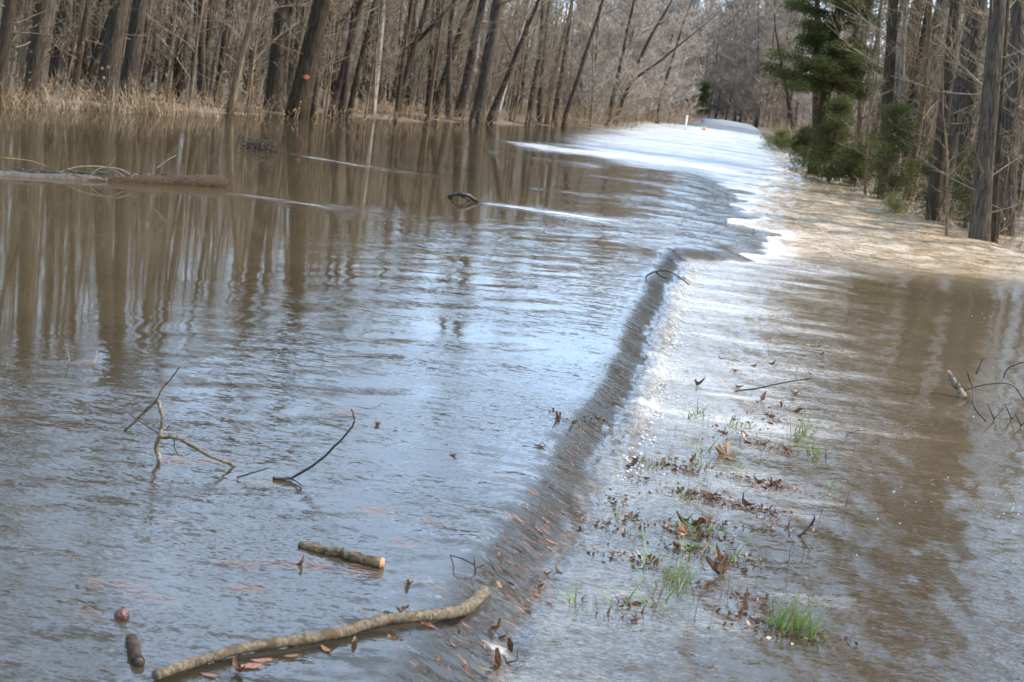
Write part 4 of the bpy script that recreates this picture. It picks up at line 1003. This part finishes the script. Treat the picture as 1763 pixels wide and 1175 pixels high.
LM_flat = [leaf_mesh(520 + i, 'leaf_orange', .075 + .01 * (i % 3), .014 + .004 * (i % 3), .15, 0) for i in range(4)]
LM_star = [star_leaf(530, 'leaf_tan', .085), star_leaf(531, 'leaf', .07), star_leaf(532, 'leaf', .06)]
def put_leaf(me, px, py, label, group=None, tilt=0.3, s=1.0, yaw=None, flat=False, seed=0, lift=.004):
    r = random.Random(seed * 31 + int(px * 7 + py)); p = wpos(px, py, lift); o = link('fallen_leaf', me, None, p)
    o.rotation_mode = 'QUATERNION'; nrm_ = wnormal(p) if flat else Vector((r.gauss(0, tilt), r.gauss(0, tilt), 1)).normalized()
    q = Vector((0, 0, 1)).rotation_difference(nrm_)
    o.rotation_quaternion = q @ Quaternion((0, 0, 1), yaw if yaw is not None else r.uniform(0, 6.28)); o.scale = (s, s, s)
    return tag(o, label, 'leaf', group)
z7 = lambda x, y: (900 + x / 2.473, 700 + y / 2.473)
big = [((870, 215), LM_star[0], .95, 'large tan lobed leaf heaped on a grass clump mid shoulder'), ((815, 385), LM_star[1], .9, 'dark red-brown lobed leaf standing on the leaf pile mid shoulder'),
       ((740, 505), LM_dark[6], 1.1, 'tall folded red-brown leaf rising from a grass clump'), ((790, 503), LM_dark[5], 1.0, 'red-brown leaf leaning right beside the tall folded leaf'),
       ((835, 665), LM_dark[1], 1.15, 'glossy dark maroon leaf curled on the shoulder'), ((840, 725), LM_dark[2], 1.1, 'upright maroon leaf stuck in the water below the curled one'),
       ((945, 150), LM_dark[6], 1.3, 'curled dark leaf on a grass clump left of the tall grass'), ((465, 262), LM_dark[3], 1.1, 'golden brown leaf lying flat near the foot of the asphalt edge')]
for (x, y), me, s_, lab in big: put_leaf(me, *z7(x, y), lab, None, .35, s_, seed=1, lift=.006)
put_leaf(LM_dark[6], 1401, 606, 'single upright brown leaf alone above the shoulder', None, .2, 1.3, seed=2, lift=.03)['label']
sm = [(155, 55), (322, 55), (210, 78), (900, 60), (930, 75), (1040, 45), (1050, 75), (1165, 20), (850, 115), (875, 150), (1025, 165), (1120, 190), (740, 250), (480, 225), (525, 312), (455, 305), (605, 245), (650, 272), (725, 285), (1010, 320), (1060, 340), (540, 380), (385, 415), (430, 405), (675, 360), (730, 370), (780, 400), (860, 410), (900, 425), (940, 420), (980, 440), (1020, 430), (1050, 440), (1060, 465), (465, 478), (350, 500), (430, 540), (500, 520), (680, 495), (630, 515), (850, 508), (390, 628), (430, 632), (660, 600), (545, 660), (865, 680), (790, 760), (945, 815), (920, 885), (995, 960), (945, 855), (1010, 910), (450, 835), (480, 905), (1260, 1000), (1180, 965), (1130, 520), (1150, 540), (700, 620), (960, 650), (690, 265), (700, 540), (770, 545), (830, 560), (720, 240), (1000, 330), (1030, 345), (1070, 330), (700, 380), (830, 400)]
for i, (x, y) in enumerate(sm):
    put_leaf((LM_dark + LM_star[1:])[i % 9], *z7(x, y), 'small curled brown leaf lodged among the grass of the drowned shoulder', 'brown leaves lodged on the drowned shoulder', .3, rng.uniform(.35, .7), seed=3, lift=.001)
for i, (x, y) in enumerate([(1180, 640), (1270, 668), (1200, 664), (1330, 720), (1345, 700), (1365, 690), (1380, 705), (1320, 715), (1370, 680), (1310, 690), (1298, 632), (1240, 618), (1265, 640), (1415, 610), (1395, 645), (1330, 628)]):
    put_leaf(LM_dark[i % 7], x, y, 'small brown leaf caught in twigs on the far shoulder below the foam', 'brown leaves on the far shoulder', .3, rng.uniform(.5, .8), seed=4, lift=.001)
face_l = [(240, 175), (270, 230), (400, 130), (445, 75), (250, 410), (205, 487), (85, 575), (90, 470), (270, 370), (130, 455), (95, 775), (120, 830), (20, 690), (60, 800), (440, 160), (70, 530), (20, 600), (200, 200)]
fl = [z7(x, y) for x, y in face_l]
rl = random.Random(91)
while len(fl) < 92:
    y = rl.uniform(660, 1165); xe = np.interp(y, [645, 725, 800, 915, 1000, 1075, 1175], [1128, 1090, 1050, 1005, 960, 905, 868]); w_ = 60 + (y - 640) * .35
    fl.append((xe - 8 - abs(rl.gauss(0, .55)) * w_, y))
for i, (x, y) in enumerate(fl):
    put_leaf(LM_flat[i % 4] if i % 5 else LM_dark[i % 5], x, y, 'narrow orange-brown leaf plastered on the wet asphalt edge', 'leaves plastered on the wet asphalt edge', .1, rl.uniform(.3, .8), yaw=-.5 + rl.gauss(0, .4), flat=True, seed=5, lift=rl.choice((-.006, -.004, -.003, .002)))
for i, (x, y) in enumerate([(857, 1078), (880, 1120), (856, 1145), (865, 1100), (940, 990), (930, 1012), (958, 985), (845, 1085)]):
    put_leaf(LM_dark[i % 5], x, y, 'dark red leaf caught upright against the foot of the asphalt edge', 'leaves caught at the foot of the asphalt edge', .6, rng.uniform(.4, .65), seed=6, lift=.002)
for i, (x, y) in enumerate([(500, 1132), (450, 1140), (430, 1150), (560, 1120), (610, 1110), (410, 1160), (360, 1165)]):
    put_leaf((LM_flat + LM_dark)[i % 6], x, y, 'rust-brown leaf trapped under the long crooked stick', 'rust-brown leaves along the long stick', .1, rng.uniform(.6, .9), flat=True, seed=7)
for i, (x, y, lab) in enumerate([(703, 1004, 'dark leaf scrap floating below the sawn stick'), (518, 973, 'dark leaf on reddish needles left of the sawn stick'), (960, 722, 'rumpled brown leaf perched above the asphalt edge'), (1030, 722, 'dark curled leaf perched right of the rumpled one'), (925, 768, 'dark leaf cluster floating left of the asphalt edge'), (935, 770, 'brown leaf pressed to the dark leaf cluster'), (650, 731, 'small green-brown leaf bit behind the curving twig'), (286, 753, 'rusty leaf wad caught in the forked branch'), (688, 1052, 'thin dark leaf floating beside the long stick'), (1240, 980, 'dark maroon leaf edge standing low on the shoulder'), (780, 785, 'brown leaf bit adrift mid shallows')]):
    put_leaf(LM_dark[i % 7], x, y, lab, None, .3, rng.uniform(.45, .75), seed=8, lift=-.001 if i != 7 else .03)

# reddish pine-needle mats drifting just at the surface
for i, (x, y, w_) in enumerate([(330, 792, 60), (300, 795, 30), (440, 832, 80), (200, 1006, 90), (262, 1031, 70), (400, 970, 90), (470, 968, 70), (155, 1062, 40), (540, 972, 60), (285, 897, 30), (620, 985, 50), (430, 1012, 60), (150, 625, 40), (650, 880, 60), (700, 936, 40), (860, 820, 60), (760, 900, 60), (600, 712, 40)]):
    p = wpos(x, y); rr = random.Random(600 + i); mb = MB(); Lw = pxw(w_, p)
    for k in range(26):
        c = Vector((rr.uniform(-.5, .5) * Lw, rr.gauss(0, .03), -.001 + rr.uniform(-.002, .0035))); a_ = -.12 + rr.gauss(0, .45); d = Vector((math.cos(a_), math.sin(a_), 0)) * rr.uniform(.012, .04); s_ = Vector((-d.y, d.x, 0)).normalized() * .0011
        mb.face([c - d - s_, c + d - s_, c + d + s_, c - d + s_])
    o = mb.build('pine_needle_mat', M['needle_red']); o.location = p
    tag(o, 'reddish mat of pine needles drifting in the shallows over the road', 'pine needles', 'pine needle mats drifting over the road')

# ---- green grass tufts on the drowned shoulder
gm = [tuft_mesh(700 + i, 60, .12, .0032, .75, 'grass', 1.2, .075, .6) for i in range(3)]; gt = [tuft_mesh(710 + i, 60, .19, .0028, .28, 'grass', .9, .06, .25) for i in range(2)]
for i, (x, y) in enumerate([(760, 40), (700, 35), (860, 80), (945, 85), (1190, 200), (1225, 205), (540, 245), (860, 260), (900, 262), (780, 255), (720, 190), (650, 405), (700, 370), (400, 495), (450, 545), (740, 520), (800, 525), (670, 515), (730, 615), (810, 635), (690, 605), (560, 660), (500, 840), (230, 810), (560, 770), (350, 835), (1300, 340), (620, 780), (530, 245)]):
    o = link('grass_tuft', gm[i % 3], None, wpos(*z7(x, y), -.01)); o.rotation_euler.z = rng.gauss(0, .5); s_ = rng.uniform(.9, 1.6); o.scale = (s_, s_, s_)
    tag(o, 'short bright green grass tuft poking through the water on the shoulder', 'grass', 'green grass tufts on the drowned shoulder')
for (x, y, lab, s_) in [(1180, 125, 'tall green grass clump at the far side of the shoulder', 1.0), (1150, 150, 'green grass clump leaning on the tall far clump', .7), (635, 735, 'single spiky green grass clump low on the shoulder', .85), (1130, 955, 'long-bladed green grass clump nearest the bottom right', 1.15), (1200, 985, 'low spreading green grass beside the long-bladed clump', .9), (1075, 930, 'upright thin green grass left of the long-bladed clump', 1.0)]:
    o = link('grass_clump', gt[int(x) % 2], None, wpos(*z7(x, y), -.015)); o.scale = (s_, s_, s_); o.rotation_euler.z = (x % 7) * .15; tag(o, lab, 'grass')
# ---- thin dead stems standing in the flow
sm_ = []
for i in range(5):
    rr = random.Random(800 + i); mb = MB(); p = bend((0, 0, -.05), (rr.gauss(0, .25), rr.gauss(0, .2), 1), .2, 5, rr, .09, 0); mb.tube(p, [.0018, .0016, .0014, .0012, .001, .0006], 4)
    if i % 2: q, d = lerp_pts(p, .6); mb.tube([q, q + (d + rdir(rr, .2)).normalized() * .05], [.001, .0006], 4)
    sm_.append(mb.mesh('weed_stalk', M['stem']))
rs = random.Random(33); k = 0
while k < 95:
    x, y = rs.uniform(1110, 1560), rs.uniform(600, 1090)
    if x < np.interp(y, [600, 800, 1000, 1175], [1190, 1130, 1040, 960]) or x > np.interp(y, [600, 800, 1090], [1560, 1560, 1480]): continue
    o = link('weed_stalk', sm_[k % 5], None, wpos(x, y)); o.rotation_euler.z = rs.uniform(0, 6); s_ = rs.uniform(.35, 1.0); o.scale = (s_, s_, s_)
    tag(o, 'thin dead weed stem standing in the shallow water over the shoulder', 'stem', 'dead weed stems over the drowned shoulder'); k += 1
# ---- foam bubbles
rb = random.Random(44); mb = MB()
def bub(p, R):
    for i in range(4):
        for k in range(7):
            def sp2(t_, f_): return (p.x + R * math.cos(t_) * math.cos(f_), p.y + R * math.cos(t_) * math.sin(f_), p.z + R * .8 * math.sin(t_))
            t0, t1, f0, f1 = i * .39, (i + 1) * .39, k * .898, (k + 1) * .898
            mb.face([sp2(t0, f0), sp2(t0, f1), sp2(t1, f1), sp2(t1, f0)])
for _ in range(80):
    cx, cy, sx, sy = rb.choice([(1710, 540, 40, 6), (1735, 870, 30, 12), (1600, 830, 90, 35), (1480, 720, 120, 40), (1650, 580, 90, 30), (1560, 900, 120, 40)])
    p = wpos(cx + rb.gauss(0, sx), cy + rb.gauss(0, sy)); bub(p, rb.uniform(.0015, .0045))
o = mb.build('foam', M['foam']); tag(o, 'white foam bubbles drifting on the brown water at right', 'foam', None, 'stuff')
rb = random.Random(45); mb = MB()
for _ in range(620):
    y_ = rb.uniform(7.6, 18.1); x_ = float(xlip(np.array([y_]))[0]) + .05 + abs(rb.gauss(0, .05)) + .04 * math.sin(y_ * 9)
    bub(Vector((x_, y_, water_z(x_, y_) + rb.uniform(-.004, .014))), rb.uniform(.003, .010))
o = mb.build('foam', M['foam']); tag(o, 'bubbly white foam line at the foot of the spillway lip', 'foam', None, 'stuff')

# ---- fine dark litter caught between the shoulder leaves: scraps and bits, uncountable
rb = random.Random(46); mb = MB()
for _ in range(1700):
    x, y = z7(*rb.choice(sm)); k_ = rb.gauss(0, 26); x += k_; y += k_ * .18 + rb.gauss(0, 4); p = wpos(x, y, rb.uniform(-.002, .006)) if _ % 3 == 0 else p + Vector((rb.gauss(0, .05), rb.gauss(0, .03), 0))
    u = rdir(rb, rb.gauss(0, .5)) * rb.uniform(.008, .028); v = rdir(rb, .5).cross(u).normalized() * rb.uniform(.002, .008); mb.face([p, p + u * .5 + v, p + u, p + u * .5 - v])
o = mb.build('litter', M['leaf'], smooth=False); tag(o, 'fine dark leaf litter caught between the leaves on the drowned shoulder', 'litter', None, 'stuff')

# ---- each filler tree is told apart by the landmark it stands behind and its turn in depth
def to_px(p):
    u = R3.transposed() @ (Vector(p) - Vector((0, 0, CAM_H))); return W0 / 2 + FPX * u.x / -u.z
LEFT_MARKS = [(-8, 'trunk cut by the left frame edge'), (50, 'second trunk from the left frame edge'), (180, 'left trunk of the close leaning pair'), (216, 'right trunk of the close leaning pair'), (302, 'thin dark trunk right of the leaning pair'),
              (345, 'upright dark trunk with a pale side'), (394, 'golden tan trunk standing in water'), (469, 'thick trunk beside the orange-marked tree'), (509, 'orange-marked tree'), (586, 'leaning trio of trunks'), (640, 'pale mottled trunk'),
              (683, 'forked dark tree'), (744, 'strong dark trunk with light flecks'), (775, 'brown trunk with the reaching limb'), (845, 'crossing dark and white pair'), (920, 'row of three dark trunks'), (969, 'thin trunk standing apart'), (1060, 'crooked tree bowing over the road'), (1181, 'white marker post')]
RIGHT_MARKS = [(1213, 'small orange road marker'), (1260, 'far pine at the road end'), (1300, 'dark wooden post'), (1345, 'yellow-green bush'), (1368, 'crooked tree leaning left'), (1405, 'pine with the low crown'), (1425, 'cone-shaped young cedar'), (1477, 'slender trunk between the cedars'),
               (1523, 'knotted dark trunk'), (1550, 'light lichen-spotted trunk'), (1602, 'dark lichen-flecked trunk'), (1648, 'pale grey lichened trunk'), (1688, 'big grey trunk in the rapids'), (1730, 'dark trunk at the right frame edge')]
ORD = ['first', 'second', 'third', 'fourth', 'fifth', 'sixth', 'seventh', 'eighth', 'ninth', 'tenth', 'eleventh', 'twelfth', 'thirteenth', 'fourteenth', 'fifteenth', 'sixteenth', 'seventeenth', 'eighteenth', 'nineteenth', 'twentieth']
DESC = {'crowded trees of the left-bank woods': 'bare brown trunk', 'saplings of the left-bank woods': 'thin tan sapling', 'crowded trees of the right-bank woods': 'bare dark trunk', 'saplings of the right-bank woods': 'thin bare sapling',
        'bare trees far along the left of the road': 'pale far roadside tree', 'bare trees far along the right of the road': 'pale far roadside tree', 'bare trees closing the end of the road': 'hazy twiggy end tree', 'fine-twigged trees over the far left verge': 'fine-twigged verge tree'}
buckets = {}
for o in FILLERS:
    x = to_px(o.location); marks = LEFT_MARKS if 'left' in o['group'] or ('closing' in o['group'] and x < 1200) else RIGHT_MARKS
    mk = min(marks, key=lambda m_: abs(m_[0] - x))[1]; buckets.setdefault((o['group'], mk), []).append(o)
for (g_, mk), lst in buckets.items():
    for i, o in enumerate(sorted(lst, key=lambda q: q.location.y)):
        if i < len(ORD): o['label'] = f"{DESC[g_]}, {ORD[i]} in depth near the {mk}"
